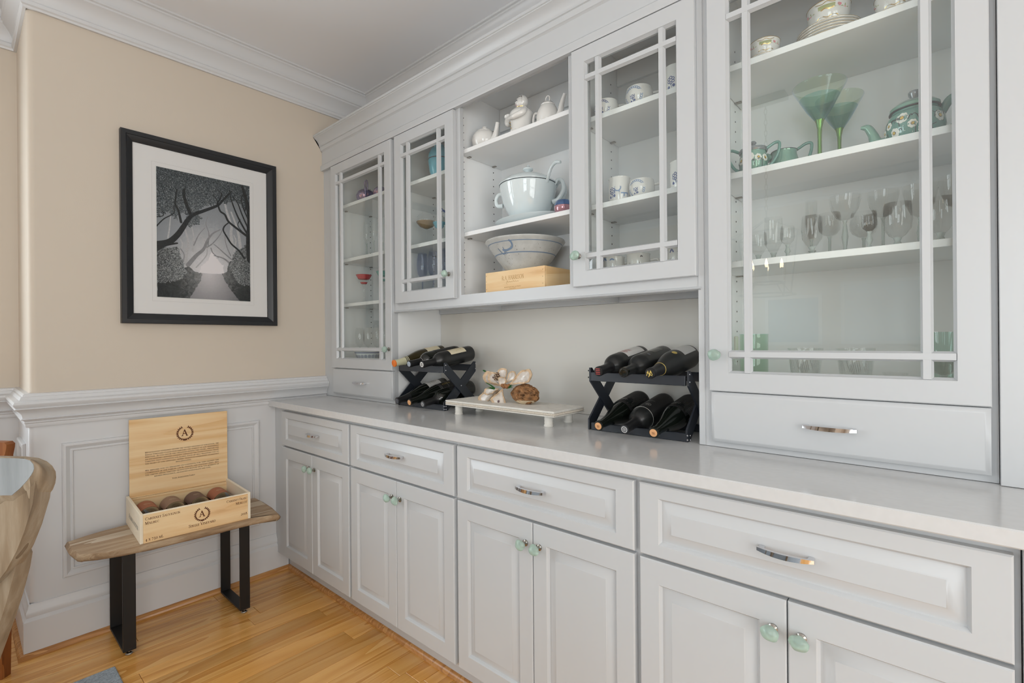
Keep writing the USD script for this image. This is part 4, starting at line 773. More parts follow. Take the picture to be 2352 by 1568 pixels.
# ------------------------------------------------------------------ the wine racks
def rack(label, x0, x1, y0, y1):
    r = thing('wine_rack', label, 'wine rack', ((x0 + x1) / 2, (y0 + y1) / 2, 0.917), group='folding bottle racks on the worktop')
    zt, th = 1.128, 0.012
    for z0, z1 in ((0.9175, 0.9425), (1.0835, 1.1135)):
        for y, zz in ((y0, z1), (y1 - th, z1)): obj('rail', box(x0 + th, x1 - th, y, y + th, z0, zz, 0.0012), 'rack_black', r, False)
    w = 0.036
    def bar(xa, fwd, dx):
        ya, yb = (y0, y1) if fwd else (y1, y0); s = 1 if fwd else -1
        pl = Polygon([(ya, 0.9175), (ya + s * w * 0.62, 0.9175), (yb, 1.083), (yb, 1.1285), (yb - s * w * 0.30, 1.1285), (ya, 0.953)])
        return extrude(pl, (xa + dx, 0, 0), (0, 1, 0), (0, 0, 1), th / 2 - 0.0002)
    for xa in (x0, x1 - th):
        for k, fwd in enumerate((True, False)): obj('cross_bar', bar(xa, fwd, k * th / 2), 'rack_black', r, False)
        so, sgn = (x1 + 0.0002, 1) if xa != x0 else (x0 - 0.0002, -1)
        for yy, zz in ((y0 + .006, 1.118), (y0 + .006, 1.095), (y1 - .006, 1.118), (y1 - .006, 1.095), (y0 + .006, 0.937), (y0 + .006, 0.924), ((y0 + y1) / 2, 1.022)):
            obj('screw', xf(lathe([(0, 0), (0.0030, 0), (0.0022, 0.0009), (0, 0.0010)], 12), T(so, yy, zz) @ Ry(sgn * PI / 2)), 'screw', r)
        if xa != x0:
            for zz in (0.937, 0.924): obj('screw', xf(lathe([(0, 0), (0.0028, 0), (0.0022, 0.0009), (0, 0.0010)], 12), T(x1 - .006, y0 - .0002, zz) @ Rx(PI / 2)), 'screw', r)
    return r
rack('black X-frame bottle rack beside the narrow corner hutch', 0.722, 1.066, -0.310, -0.115)
rack('black X-frame bottle rack beside the wide right hutch', 1.795, 2.147, -0.298, -0.105)

# ------------------------------------------------------------------ the white riser and the oyster shell ornament
TX0, TX1, TY0, TY1, TZ = 1.128, 1.698, -0.362, -0.172, 0.9755
ry_ = thing('riser', 'distressed white wooden riser with beaded edge, between the two wine racks', 'riser', ((TX0 + TX1) / 2, (TY0 + TY1) / 2, 0.917))
obj('board', box(TX0, TX1, TY0, TY1, TZ - 0.0075, TZ, 0.0015), 'white_wash', ry_, False)
obj('lower_board', box(TX0, TX1, TY0, TY1, TZ - 0.0205, TZ - 0.0165, 0.001), 'white_wash', ry_, False)
obj('edge_board', box(TX0 + 0.003, TX1 - 0.003, TY0 + 0.003, TY1 - 0.003, TZ - 0.0167, TZ - 0.0073), 'white_wash_bead', ry_, False)
bl = []
sp = 0.0072; zb = TZ - 0.0120
for x in np.arange(TX0 + 0.004, TX1 - 0.002, sp):
    for y in (TY0 + 0.002, TY1 - 0.002): bl.append(ball((x, y, zb), 0.0040, 1))
for y in np.arange(TY0 + 0.006, TY1 - 0.004, sp):
    for x in (TX0 + 0.002, TX1 - 0.002): bl.append(ball((x, y, zb), 0.0040, 1))
obj('beads', merge(*bl), 'white_wash_bead', ry_, True, kind='stuff')
legp = [(0, 0), (0.0165, 0), (0.0172, 0.003), (0.0165, 0.006), (0.0150, 0.009), (0.0158, 0.014), (0.0150, 0.020), (0.0158, 0.026), (0.0150, 0.032), (0.0160, 0.0378), (0, 0.0378)]
for x, y in ((1.184, -0.336), (1.655, -0.336), (1.655, -0.215), (1.184, -0.215)): obj('leg', xf(lathe(legp, 24), T(x, y, 0.9172)), 'white_wash', ry_, 40)

on = thing('shell_ornament', 'flower of oyster shells with pinecones on a lump of driftwood, on the riser', 'ornament', (1.40, -0.26, TZ))
def op(cx, cy, d=0.0):
    """ornament plan: a point d metres in front of the flower's plane"""
    return np.array([1.396 + (cx - 1100) * 0.0001706 - d * 0.35, -0.262 - d * 0.94, 1.039 - (cy - 760) * 0.0001386])
def shell_mesh(root, tip, wid, cup=0.35, lean=0.0, seed=0):
    root, tip = np.array(root), np.array(tip); L_ = np.linalg.norm(tip - root); u = (tip - root) / L_
    n = np.array([0.50, -0.80, 0.33]); n = n - u * (n @ u); n /= np.linalg.norm(n); w = np.cross(u, n); out = []
    ss, aa = np.linspace(0, 1, 13), np.linspace(0, 2 * PI, 27, endpoint=False)
    rim = []
    for k, a in enumerate(aa):
        rx, rw = 0.5 + 0.5 * math.cos(a), math.sin(a); wv = wid * (0.40 + 0.62 * rx ** 0.8) * (1 + 0.10 * math.sin(5 * a + seed) + 0.06 * math.sin(9 * a + seed * 2)); rim.append((rx * L_, rw * wv * (0.25 + 0.75 * min(1, rx * 1.6))))
    rim = np.array(rim); c = np.array([0.58 * L_, 0.0]); V = []
    def layer(s_list, depth, off):
        rows = []
        for s in s_list:
            p = c + (rim - c) * s; h = -depth * (1 - s * s) + off + 0.0018 * np.sin(aa * 7 + seed + s * 5) * s * s + (0.0012 * math.sin(s * 26 + seed) if off < 0 else 0)
            rows.append(root + p[:, :1] * u + p[:, 1:] * w + (h + lean * p[:, 0] ** 2 / L_)[:, None] * n)
        return rows
    s_ = [0.02, 0.2, 0.4, 0.6, 0.74, 0.86, 0.94, 1.0]; inn = layer(s_[:5], cup * wid, 0.0005); out_ = layer(s_, cup * wid, 0.0) + layer(s_[::-1], cup * wid * 1.15, -0.0036)
    return rings(inn, True, False), rings(out_, True, True), (root, u, w, n, L_)
SH = [((1040, 770), (330, 430), 0.030, 'TL'), ((1060, 760), (600, 400), 0.026, ''), ((1080, 640), (900, 240), 0.024, ''), ((1060, 770), (1130, 470), 0.020, ''), ((1120, 660), (1390, 320), 0.019, ''), ((1180, 700), (1840, 320), 0.031, ''), ((1020, 810), (540, 950), 0.018, ''), ((960, 860), (220, 1220), 0.026, ''), ((1150, 800), (960, 1340), 0.034, '')]
dd = [0.0, 0.014, 0.002, 0.028, 0.008, 0.0, 0.030, 0.012, 0.034]
for i, (a_, b_, w_, _) in enumerate(SH):
    inn, out_, (r0, u0, w0, n0, L0) = shell_mesh(op(*a_, dd[i] * 0.6 + 0.012), op(*b_, dd[i]), w_ * 1.12, 0.22, 0.05, i * 1.9)
    s_ = obj('shell', out_, 'shell_outside', on, 50); obj('shell_lining', inn, 'shell_pearl', s_, 50)
    if i in (0, 1, 7, 8):
        k = 0.72; cen = r0 + u0 * L0 * k + n0 * (-0.010 + (0.006 if i > 1 else 0.007)); m = ball((0, 0, 0), 1.0, 2); v = cen + m[0][:, :1] * u0 * 0.006 + m[0][:, 1:2] * w0 * 0.0045 + m[0][:, 2:] * n0 * 0.0022
        obj('muscle_scar', (v, m[1]), 'shell_scar', s_, True)
def cone(root, axis, L_, r, parent):
    axis = np.array(axis, float); axis /= np.linalg.norm(axis); a = np.cross(axis, [0, 0, 1.0]); a /= np.linalg.norm(a); b = np.cross(axis, a); root = np.array(root)
    sc, tips = [], []
    for i in range(34):
        t = i / 33; ang = i * 2.39996; rr_ = r * math.sin(PI * (0.18 + 0.72 * t)) ; d = math.cos(ang) * a + math.sin(ang) * b
        p0 = root + axis * L_ * t; p1 = p0 + d * rr_ + axis * L_ * 0.10; s = np.cross(d, axis) * rr_ * 0.42
        h = axis * 0.0016; sc.append(hull([p0, p0 + h, p1 + s, p1 - s, p1 + s + h, p1 - s + h])); tips.append(hull([p1 + s * 1.02, p1 - s * 1.02, p1 + s * 1.02 + h * 1.4, p1 - s * 1.02 + h * 1.4, p1 + d * 0.0016 + h * 0.7]))
    c = obj('pinecone', merge(ball(root + axis * L_ / 2, L_ * 0.42, 2, (0.5, 0.5, 0.7)), *sc), 'pinecone', parent, False); obj('scale_tips', merge(*tips), 'pinecone_tip', c, False, kind='stuff')
cone(op(900, 600, 0.030), op(1000, 330, 0.02) - op(900, 600, 0.020), 0.034, 0.0125, on)
cone(op(960, 960, 0.012), op(720, 1180, 0.02) - op(960, 960, 0.020), 0.036, 0.014, on)
m = trimesh.creation.icosphere(5, 1.0); v = np.array(m.vertices); nn = meshkit.fbm(v * 2.2 + 5, 4, 3) - 0.5; pit = np.clip(meshkit.fbm(v * 5.2 + 2, 3, 9) - 0.55, 0, 1)
v = v * (1 + 0.30 * nn - 1.7 * pit * (v[:, 2] > -0.45))[:, None] * np.array([0.064, 0.038, 0.040]); pos = op(1545, 960, -0.012); pos[2] = TZ + 0.037
v[:, 2] = np.maximum(v[:, 2], -0.0365); obj('driftwood', (v + pos, m.faces), 'driftwood', on, 60)
v2 = np.array(m.vertices); v2 = v2 * np.array([0.0652, 0.0390, 0.0405]); k2 = v2[:, 2] < -0.020; f2 = m.faces[np.all(k2[m.faces], 1)]; v2[:, 2] = np.maximum(v2[:, 2], -0.0368); obj('pale_underside', (v2 + pos, f2), 'driftwood_pale', on, 60)
for i in range(9):
    t = i / 8; p = op(1480 + 330 * t, 690 + 40 * abs(t - 0.5) + 60 * t * t, -0.01 + R3.uniform(-.01, .01)); obj('moss', ball(p, R3.uniform(.005, .009), 2, (1, 1, .7)), 'moss_brown', on, True)
for i in range(5): obj('moss', ball(op(1080 + i * 45, 720 + (i % 2) * 30, 0.022), 0.008, 2), 'moss_brown', on, True)
for cx, cy, dx, dy in ((880, 820, -330, -170), (870, 830, -250, -40), (880, 800, -300, -120), (860, 840, -280, 0), (1320, 770, 160, -80), (1320, 780, 130, -20), (1330, 760, 90, -90)):
    p0, p1 = op(cx, cy, 0.03), op(cx + dx, cy + dy, 0.028); u_ = (p1 - p0); w_ = np.cross(u_, [0.5, -0.8, 0.3]); w_ /= np.linalg.norm(w_)
    obj('sprig', tube(curve([p0, (p0 + p1) / 2 + np.array([0, 0, .002]), p1], 5), [0.0035, 0.0045, 0.0006], 6, 0.35), 'sprig_green', on, 40)
p0, p1 = op(380, 390, -0.005), op(255, 320, -0.005); obj('sprig', tube(curve([p0, (p0 + p1) / 2, p1], 4), [0.004, 0.0085, 0.007], 6, 0.25), 'sprig_green', on, 40)

# ------------------------------------------------------------------ things on the open shelves
def one_wall(prof):
    """blown glass is a single skin: the outside of the profile up to its rim"""
    k = max(range(len(prof)), key=lambda i: (round(prof[i][1], 4), prof[i][0])); return prof[:k + 1]
def body(t_, prof, m, name='body', n=44, sm=40, squash=1.0):
    if m.endswith('glass') and m != 'sea_glass': prof = one_wall(prof)
    return obj(name, lathe(prof, n, squash), m, t_, sm)
def spout(t_, pts, r, m, name='spout'): return obj(name, tube(curve(pts, 6), r, 14), m, t_, 50)
GO = 'white porcelain on the open top shelf'
SZ = 2.0475
tp = thing('teapot', 'small plain white teapot with upright spout, left on the top open shelf', 'teapot', (1.215, -0.200, SZ), -0.1, GO, True)
body(tp, [(0, 0), (0.030, 0), (0.040, 0.006), (0.052, 0.024), (0.0555, 0.042), (0.053, 0.060), (0.044, 0.076), (0.034, 0.083), (0.030, 0.084), (0, 0.084)], 'porcelain'); body(tp, [(0.0, 0.083), (0.032, 0.083), (0.033, 0.0855), (0.024, 0.0905), (0.010, 0.094), (0.008, 0.097), (0.011, 0.101), (0.009, 0.106), (0, 0.108)], 'porcelain', 'lid')
spout(tp, [(0.046, 0, 0.026), (0.066, 0, 0.040), (0.078, 0, 0.070), (0.086, 0, 0.098)], [0.017, 0.014, 0.0095, 0.0085], 'porcelain'); obj('handle', tube(curve([(-0.050, 0, 0.062), (-0.078, 0, 0.062), (-0.082, 0, 0.036), (-0.052, 0, 0.022)], 6), 0.0055, 10), 'porcelain', tp, 50)
fg = thing('figurine', 'glossy white porcelain teapot shaped as a plump woman holding a pitcher, middle of shelf', 'figurine', (1.425, -0.200, SZ), -0.5, GO, True)
body(fg, [(0, 0), (0.046, 0), (0.050, 0.006), (0.050, 0.018), (0.045, 0.030), (0.043, 0.050), (0.047, 0.074), (0.050, 0.088), (0.047, 0.100), (0.036, 0.112), (0.024, 0.117), (0.020, 0.121), (0, 0.121)], 'porcelain', 'body')
hd = ball((0, 0, 0.142), 0.0245, 3, (0.94, 0.96, 1.08)); hv = hd[0].copy(); fr_ = hv - np.array([0, 0, 0.142])
ns = np.exp(-((fr_[:, 0]) ** 2 + (fr_[:, 2] + 0.002) ** 2) / 0.004 ** 2) * (fr_[:, 1] < 0); hv[:, 1] -= 0.0045 * ns
ck = sum(np.exp(-((fr_[:, 0] - s * 0.011) ** 2 + (fr_[:, 2] + 0.007) ** 2) / 0.007 ** 2) for s in (-1, 1)) * (fr_[:, 1] < 0); hv[:, 1] -= 0.0018 * ck
h_ = obj('head', (hv, hd[1]), 'porcelain', fg, True)
hr = ball((0, 0.004, 0.147), 0.0262, 3, (0.98, 0.93, 1.04)); keep = ~((hr[0][:, 1] < -0.006) & (hr[0][:, 2] < 0.160)); obj('hair', (hr[0], hr[1][np.all(keep[hr[1]], 1)]), 'porcelain', h_, True)
for s in (-1, 1): obj('eye', ball((s * 0.0085, -0.0226, 0.146), 0.0019, 1), 'outline_dark', h_, True)
obj('mouth', ball((0, -0.0228, 0.130), 0.0026, 1, (1.3, .5, .6)), 'cup_pink', h_, True)
obj('collar', xf((lathe([(0.018, 0), (0.023, 0.001), (0.024, 0.004), (0.018, 0.006)], 28)), T(0, 0, 0.117)), 'gold_trim', fg, 40)
for s in (-1, 1): obj('arm', tube(curve([(s * 0.044, -0.004, 0.098), (s * 0.058, -0.018, 0.078), (s * 0.040, -0.045, 0.066), (s * 0.014 - 0.012, -0.052, 0.072)], 6), [0.013, 0.012, 0.010, 0.008], 12), 'porcelain', fg, 50)
obj('pitcher', xf(lathe([(0, 0), (0.014, 0), (0.019, 0.012), (0.016, 0.026), (0.014, 0.032), (0.018, 0.040), (0.0165, 0.040), (0.012, 0.032), (0, 0.030)], 24), T(-0.046, -0.036, 0.066) @ Ry(-0.25)), 'porcelain', fg, 40)
for k in range(7): obj('button', ball((0.004, -0.0445 - 0.006 * math.sin(k * .45), 0.098 - k * 0.011), 0.0022, 1), 'gold_trim', fg, True)
obj('apron_hem', merge(*[ball((0.0495 * math.cos(a), 0.0495 * math.sin(a), 0.013 + 0.004 * (i % 2)), 0.0045, 1) for i, a in enumerate(np.linspace(0, 2 * PI, 34, endpoint=False))]), 'porcelain', fg, True, kind='stuff')
tp = thing('teapot', 'fluted white teapot with ring finial and tall spout, right on the top open shelf', 'teapot', (1.560, -0.200, SZ), 0.0, GO, True)
body(tp, [(0, 0), (0.032, 0), (0.036, 0.004), (0.044, 0.022), (0.045, 0.042), (0.041, 0.062), (0.033, 0.080), (0.026, 0.088), (0, 0.088)], 'porcelain'); body(tp, [(0, 0.087), (0.027, 0.087), (0.028, 0.090), (0.020, 0.099), (0.010, 0.103), (0, 0.104)], 'porcelain', 'lid')
obj('finial', tube([(0.010 * math.cos(a), 0, 0.114 + 0.012 * math.sin(a)) for a in np.linspace(-PI / 2, 1.5 * PI, 22)], 0.0026, 8), 'porcelain', tp, 50)
spout(tp, [(0.036, 0, 0.020), (0.058, 0, 0.036), (0.066, 0, 0.072), (0.080, 0, 0.108)], [0.018, 0.015, 0.010, 0.0065], 'porcelain'); obj('handle', tube(curve([(-0.036, 0, 0.070), (-0.066, 0, 0.074), (-0.070, 0, 0.036), (-0.040, 0, 0.022)], 6), 0.005, 10), 'porcelain', tp, 50)
TUZ = 1.6905
pl = thing('platter', 'large white oval platter beneath the covered tureen', 'platter', (1.440, -0.148, TUZ), 0, None, True)
obj('plate', lathe([(0, 0), (0.105, 0), (0.110, 0.003), (0.150, 0.012), (0.176, 0.024), (0.179, 0.027), (0.174, 0.028), (0.148, 0.016), (0.108, 0.007), (0, 0.006)], 60, 0.72), 'porcelain_blue', pl, 40)
tu = thing('tureen', 'large pale white covered soup tureen with looped handles on the middle open shelf', 'tureen', (1.413, -0.146, TUZ + 0.0064), 0.45, None, True)
TP = [(0, 0), (0.052, 0), (0.056, 0.004), (0.054, 0.010), (0.062, 0.018), (0.079, 0.042), (0.094, 0.070), (0.106, 0.100), (0.114, 0.132), (0.1185, 0.154), (0.1195, 0.166), (0.1165, 0.168), (0.110, 0.150), (0, 0.03)]
body(tu, TP, 'porcelain_blue', n=60); ld = body(tu, [(0, 0.169), (0.120, 0.169), (0.1215, 0.173), (0.117, 0.178), (0.098, 0.194), (0.066, 0.208), (0.030, 0.217), (0.012, 0.220), (0.009, 0.226), (0.013, 0.231), (0.022, 0.236), (0.021, 0.242), (0.010, 0.248), (0.004, 0.256), (0, 0.260)], 'porcelain_blue', 'lid', 60)
obj('lid_line', lathe([(0.1180, 0.1672), (0.1212, 0.1676), (0.1212, 0.1690), (0.1180, 0.1694)], 60), 'porcelain_shadow_line', tu, 40)
obj('handle', tube(curve([(-0.112, 0.0, 0.146), (-0.130, 0.0, 0.142), (-0.141, 0.0, 0.122), (-0.134, 0.0, 0.098), (-0.110, 0.0, 0.096)], 6), [0.009, 0.008, 0.007, 0.008, 0.010], 12), 'porcelain_blue', tu, 50)
for dy, sc_ in ((-0.012, 1.0), (0.016, 0.86)):
    obj('handle', tube(curve([(0.106, dy, 0.092), (0.128, dy * 1.3, 0.100), (0.150, dy * 1.4, 0.134), (0.146, dy * 1.2, 0.172), (0.128, dy, 0.180), (0.114, dy, 0.160)], 6), [0.011 * sc_, 0.009 * sc_, 0.009 * sc_, 0.008 * sc_, 0.007, 0.006], 12), 'porcelain_blue', tu, 50)
la = thing('ladle', 'white porcelain ladle handle curving out of the tureen lid', 'ladle', (1.535, -0.175, TUZ + 0.172), 0, None, True, sc=0.8)
obj('handle', tube(curve([(-0.010, 0.010, -0.01), (0.010, 0.0, 0.018), (0.035, -0.010, 0.048), (0.068, -0.020, 0.060), (0.100, -0.025, 0.052)], 7), [0.0085, 0.008, 0.0075, 0.0085, 0.007], 12), 'porcelain_blue', la, 50)
ib = thing('bowl', 'small iridescent blue and rose lustre bowl at the right of the tureen', 'bowl', (1.640, -0.215, TUZ), 0, None, True)
IBP = [(0, 0), (0.018, 0), (0.026, 0.006), (0.0335, 0.020), (0.0345, 0.034), (0.030, 0.048), (0.024, 0.055), (0.020, 0.055), (0.028, 0.034), (0, 0.01)]
body(ib, IBP, 'lustre_rose'); obj('band', lathe([(0.0338, 0.0355), (0.0352, 0.036), (0.0312, 0.048), (0.0245, 0.0562), (0.0225, 0.0562), (0.0225, 0.055)], 44), 'lustre_blue', ib, 40)
cr = thing('wooden_box', 'pale pine wine box with burnt winery lettering under the pottery bowl', 'box', (1.29, -0.278, 1.4205))
bx_ = obj('front', box(1.290, 1.598, -0.278, -0.268, 1.4206, 1.5025, 0.0006), 'pine_x', cr, False)
obj('side', box(1.588, 1.598, -0.2678, -0.04, 1.4206, 1.5025, 0.0006), 'pine_y', cr, False); obj('side', box(1.290, 1.300, -0.2678, -0.04, 1.4206, 1.5025, 0.0006), 'pine_y', cr, False)
obj('lid', box(1.3002, 1.5878, -0.2678, -0.04, 1.494, 1.5015, 0.0004), 'pine_x', cr, False); obj('back', box(1.3002, 1.5878, -0.05, -0.04, 1.4206, 1.4938), 'pine_x', cr, False)
fr_text('R.A. HARRISON', 0.092, 0.0440, 0.0165, fit=0.116, par=bx_, O=(1.290, -0.278, 1.4206), m='pale_ink', bold=0.0)
scr = [LineString(curve([(0.118 + k * 0.0105, 0.034), (0.121 + k * 0.0105, 0.041 - (k % 3) * 0.002), (0.124 + k * 0.0105, 0.034), (0.1285 + k * 0.0105, 0.0355)], 4)).buffer(0.0005) for k in range(6)] + [LineString(curve([(0.119, 0.040), (0.117, 0.030), (0.121, 0.026)], 4)).buffer(0.0005)]
obj('lettering', flat(unary_union(scr), (1.290, -0.278, 1.4206), (1, 0, 0), (0, 0, 1), 0.0003), 'pale_ink', bx_, False)
fr_text('handcrafted in Napa', 0.104, 0.0135, 0.0042, fit=0.088, par=bx_, O=(1.290, -0.278, 1.4206), m='pale_ink', bold=0.02); fr_text('California', 0.131, 0.0075, 0.0036, fit=0.034, par=bx_, O=(1.290, -0.278, 1.4206), m='pale_ink', bold=0.02)
for xx, zz in ((1.2945, 1.434), (1.2945, 1.466), (1.2945, 1.489), (1.589, 1.437), (1.589, 1.463), (1.589, 1.489)): obj('nail', xf(lathe([(0, 0), (0.0012, 0), (0.0012, 0.0004), (0, 0.0004)], 8), T(xx, -0.2781, zz) @ Rx(PI / 2)), 'pin_hole', bx_, False)
pb = thing('bowl', 'large grey stoneware bowl with blue lines and brushstroke, on the pine box', 'bowl', (1.424, -0.182, 1.5028), 0.0, None, True)
PBP = [(0, 0), (0.074, 0), (0.078, 0.003), (0.082, 0.010), (0.110, 0.044), (0.140, 0.088), (0.152, 0.106), (0.160, 0.112), (0.164, 0.118), (0.162, 0.123), (0.156, 0.124), (0.148, 0.114), (0.104, 0.046), (0.070, 0.012), (0, 0.010)]
body(pb, PBP, 'stoneware', n=64)
po = PBP[:9]
for z0, z1 in ((0.061, 0.0645), (0.1025, 0.1050)): obj('blue_line', lathe([(np.interp(z, [p[1] for p in po], [p[0] for p in po]) + 0.0007, z) for z in (z0, (z0 + z1) / 2, z1)], 64), 'stoneware_blue', pb, 40)
br = unary_union([LineString(curve(p, 6)).buffer(w) for p, w in (([(-0.058, 0.018), (-0.050, 0.006), (-0.040, -0.002), (-0.030, 0.001), (-0.024, 0.008)], 0.0020), ([(-0.027, 0.022), (-0.028, 0.010), (-0.025, -0.004)], 0.0014), ([(-0.021, 0.010), (-0.016, -0.002)], 0.0014), ([(-0.032, 0.012), (-0.010, 0.010), (0.014, 0.016), (0.022, 0.024), (0.020, 0.036), (0.014, 0.042)], 0.0034))])
obj('brushstroke', decal(br, po, -1.38, 0.062, 0.0012), 'stoneware_blue', pb, False)
spk = [Point(R3.uniform(-0.2, 0.2), R3.uniform(0.012, 0.10)).buffer(R3.uniform(0.0006, 0.0013), 3) for _ in range(60)]
obj('specks', decal(unary_union(spk), po, -0.9, 0.0, 0.0008), 'speck', pb, False, kind='stuff')

# ------------------------------------------------------------------ porcelain and glass behind the doors
def stem_prof(h, rb, hs, rf=None, rim=0.86, rs=0.0038, shape='tulip', knop=0.0):
    """one stemmed glass: foot, stem hs tall, bowl to h; outside then inside"""
    rf = rf or rb * 0.92; o = [(0, 0), (rf, 0.0006), (rf, 0.0018), (rf * 0.45, 0.0042), (rs * 1.5, 0.009), (rs, 0.016), (rs + knop, hs * 0.55), (rs, hs - 0.008), (rs * 1.5, hs)]
    H = h - hs
    if shape == 'tulip': bowl = [(0.45, 0.05), (0.80, 0.18), (0.97, 0.36), (1.0, 0.52), (0.94, 0.78), (rim, 1.0)]
    elif shape == 'cone': bowl = [(0.16, 0.06), (0.5, 0.45), (1.0, 1.0)]
    elif shape == 'flute': bowl = [(0.5, 0.06), (0.9, 0.25), (1.0, 0.5), (0.92, 1.0)]
    elif shape == 'round': bowl = [(0.55, 0.06), (0.9, 0.25), (1.0, 0.5), (0.97, 0.8), (0.92, 1.0)]
    else: bowl = [(0.5, 0.10), (0.8, 0.42), (0.95, 0.8), (1.0, 1.0)]
    o += [(rb * a, hs + H * b) for a, b in bowl]; t = 0.0012
    return o + [(max(0.0, r - t), z + (0.0 if z > h - 0.001 else t)) for r, z in reversed(o[9:])] + [(0, hs + 0.003)]
def stem_glass(label, x, y, z, prof, m='clear_glass', group=None, cat='glass', name='stem_glass', hs=0.06):
    t_ = thing(name, label, cat, (x, y, z), 0, group, True); p = prof; k = min(range(len(p)), key=lambda i: abs(p[i][1] - hs) if i > 3 else 9)
    obj('bowl', lathe(one_wall(p)[k:], 36), m, t_, 60); obj('stem', lathe(p[3:k + 1], 20), 'glass_stem' if m == 'clear_glass' else m, t_, 60); obj('foot', lathe(p[:4], 36), 'glass_stem' if m == 'clear_glass' else m, t_, 60)
    return t_
S1, S2, S3, BT = 1.9935, 1.6905, 1.4405, 1.1005
# --- wide hutch, top shelf
CUPP = [(0, 0), (0.020, 0), (0.022, 0.003), (0.030, 0.010), (0.0365, 0.024), (0.0395, 0.042), (0.0405, 0.056), (0.0385, 0.056), (0.0345, 0.026), (0, 0.006)]
GF = 'flowered china on the hutch top shelf'
def flowers(t_, P, z, a0, n, da, step, s=1.0):
    r = random.Random(int(z * 1e4) + n)
    for i in range(n):
        a = a0 + (i + 0.5) * da / n; u = a * P[5][0]
        obj('rose', decal(affinity.translate(unary_union([Point(r.uniform(-.003, .003), r.uniform(-.003, .003)).buffer(0.0024 * s, 4) for _ in range(3)]), u, z + r.uniform(-.004, .006)), P, 0, 0, 0.0007), 'cup_pink', t_, False)
        obj('leaves', decal(affinity.translate(unary_union([affinity.rotate(affinity.scale(Point(0.006 * math.cos(q), 0.005 * math.sin(q)).buffer(0.0017 * s, 3), 1.8, .7), math.degrees(q)) for q in (0.4, 1.7, 2.9, 4.4, 5.4)]), u, z), P, 0, 0, 0.0006), 'cup_olive', t_, False)
def china_cup(label, x, y, z, rz, s=1.0, handle=True, face=-1.9):
    t_ = thing('teacup', label, 'cup', (x, y, z), rz, GF, True, sc=s)
    body(t_, CUPP, 'porcelain', 'bowl'); obj('rim_line', lathe([(0.0392, 0.0552), (0.0411, 0.0553), (0.0411, 0.0564), (0.0392, 0.0566)], 44), 'gold_trim', t_, 40)
    if handle: obj('handle', tube(curve([(-0.034, 0, 0.046), (-0.054, 0, 0.046), (-0.058, 0, 0.030), (-0.048, 0, 0.018), (-0.034, 0, 0.020)], 6), 0.0028, 8), 'porcelain', t_, 50)
    u = face * 0.037
    obj('cartouche', decal(sbox(u - 0.016, 0.028, u + 0.016, 0.046), CUPP, 0, 0, 0.0005), 'cup_olive', t_, False)
    obj('scrolls', decal(unary_union([LineString(curve([(u - .022, .022), (u - .012, .025), (u, .021), (u + .012, .025), (u + .022, .022)], 5)).buffer(.0007), LineString(curve([(u - .022, .051), (u - .01, .0485), (u, .052), (u + .01, .0485), (u + .022, .051)], 5)).buffer(.0007), LineString([(u - .012, .037), (u - .004, .039), (u + .004, .036), (u + .012, .038)]).buffer(.0012)]), CUPP, 0, 0, 0.0009), 'gold_trim', t_, False)
    flowers(t_, CUPP, 0.036, face - 1.25, 2, 0.7, 0.01); flowers(t_, CUPP, 0.036, face + 0.55, 2, 0.7, 0.01)
    return t_
PLP = [(0, 0), (0.040, 0), (0.043, 0.002), (0.060, 0.006), (0.0755, 0.0115), (0.076, 0.013), (0.074, 0.0132), (0.058, 0.0082), (0.042, 0.004), (0, 0.0036)]
def plate(label, x, y, z, s, grp):
    t_ = thing('plate', label, 'plate', (x, y, z), 0, grp, True, sc=(s, s, 1)); body(t_, PLP, 'porcelain', 'dish', 56); obj('rim_line', lathe([(0.0738, 0.0129), (0.0764, 0.0127), (0.0764, 0.0136), (0.0738, 0.0138)], 56), 'gold_trim', t_, 40); return t_
plate('white gilt saucer under the leftmost flowered cup on the top hutch shelf', 2.335, -0.205, S1, 0.72, GF)
china_cup('white flowered teacup with olive cartouche and thin handle, left on the top hutch shelf', 2.335, -0.205, S1 + 0.0085, 0.25, 0.98, True, -1.65)
p0 = plate('bottom plate of the white stack on the top hutch shelf', 2.486, -0.180, S1, 1.0, 'stack of five white plates')
for k, lab in enumerate(('second plate from the bottom of the white stack', 'middle plate of the white stack on the top hutch shelf', 'second plate from the top of the white stack', 'top plate of the white stack, directly under a flowered cup')):
    dup(p0, lab, (2.486, -0.180, S1 + 0.0078 * (k + 1)), 0.3 * k, None, sc=(1 - 0.01 * k, 1 - 0.01 * k, 1))
china_cup('wide white flowered cup with olive cartouche standing on the plate stack', 2.486, -0.180, S1 + 0.0315 + 0.0065, 0.1, 1.24, False, -1.75)
plate('white gilt saucer under the rightmost flowered cup on the top hutch shelf', 2.628, -0.190, S1, 0.86, GF)
china_cup('white cup with pink roses at the right of the top hutch shelf', 2.628, -0.190, S1 + 0.009, 2.6, 1.06, True, -4.6)
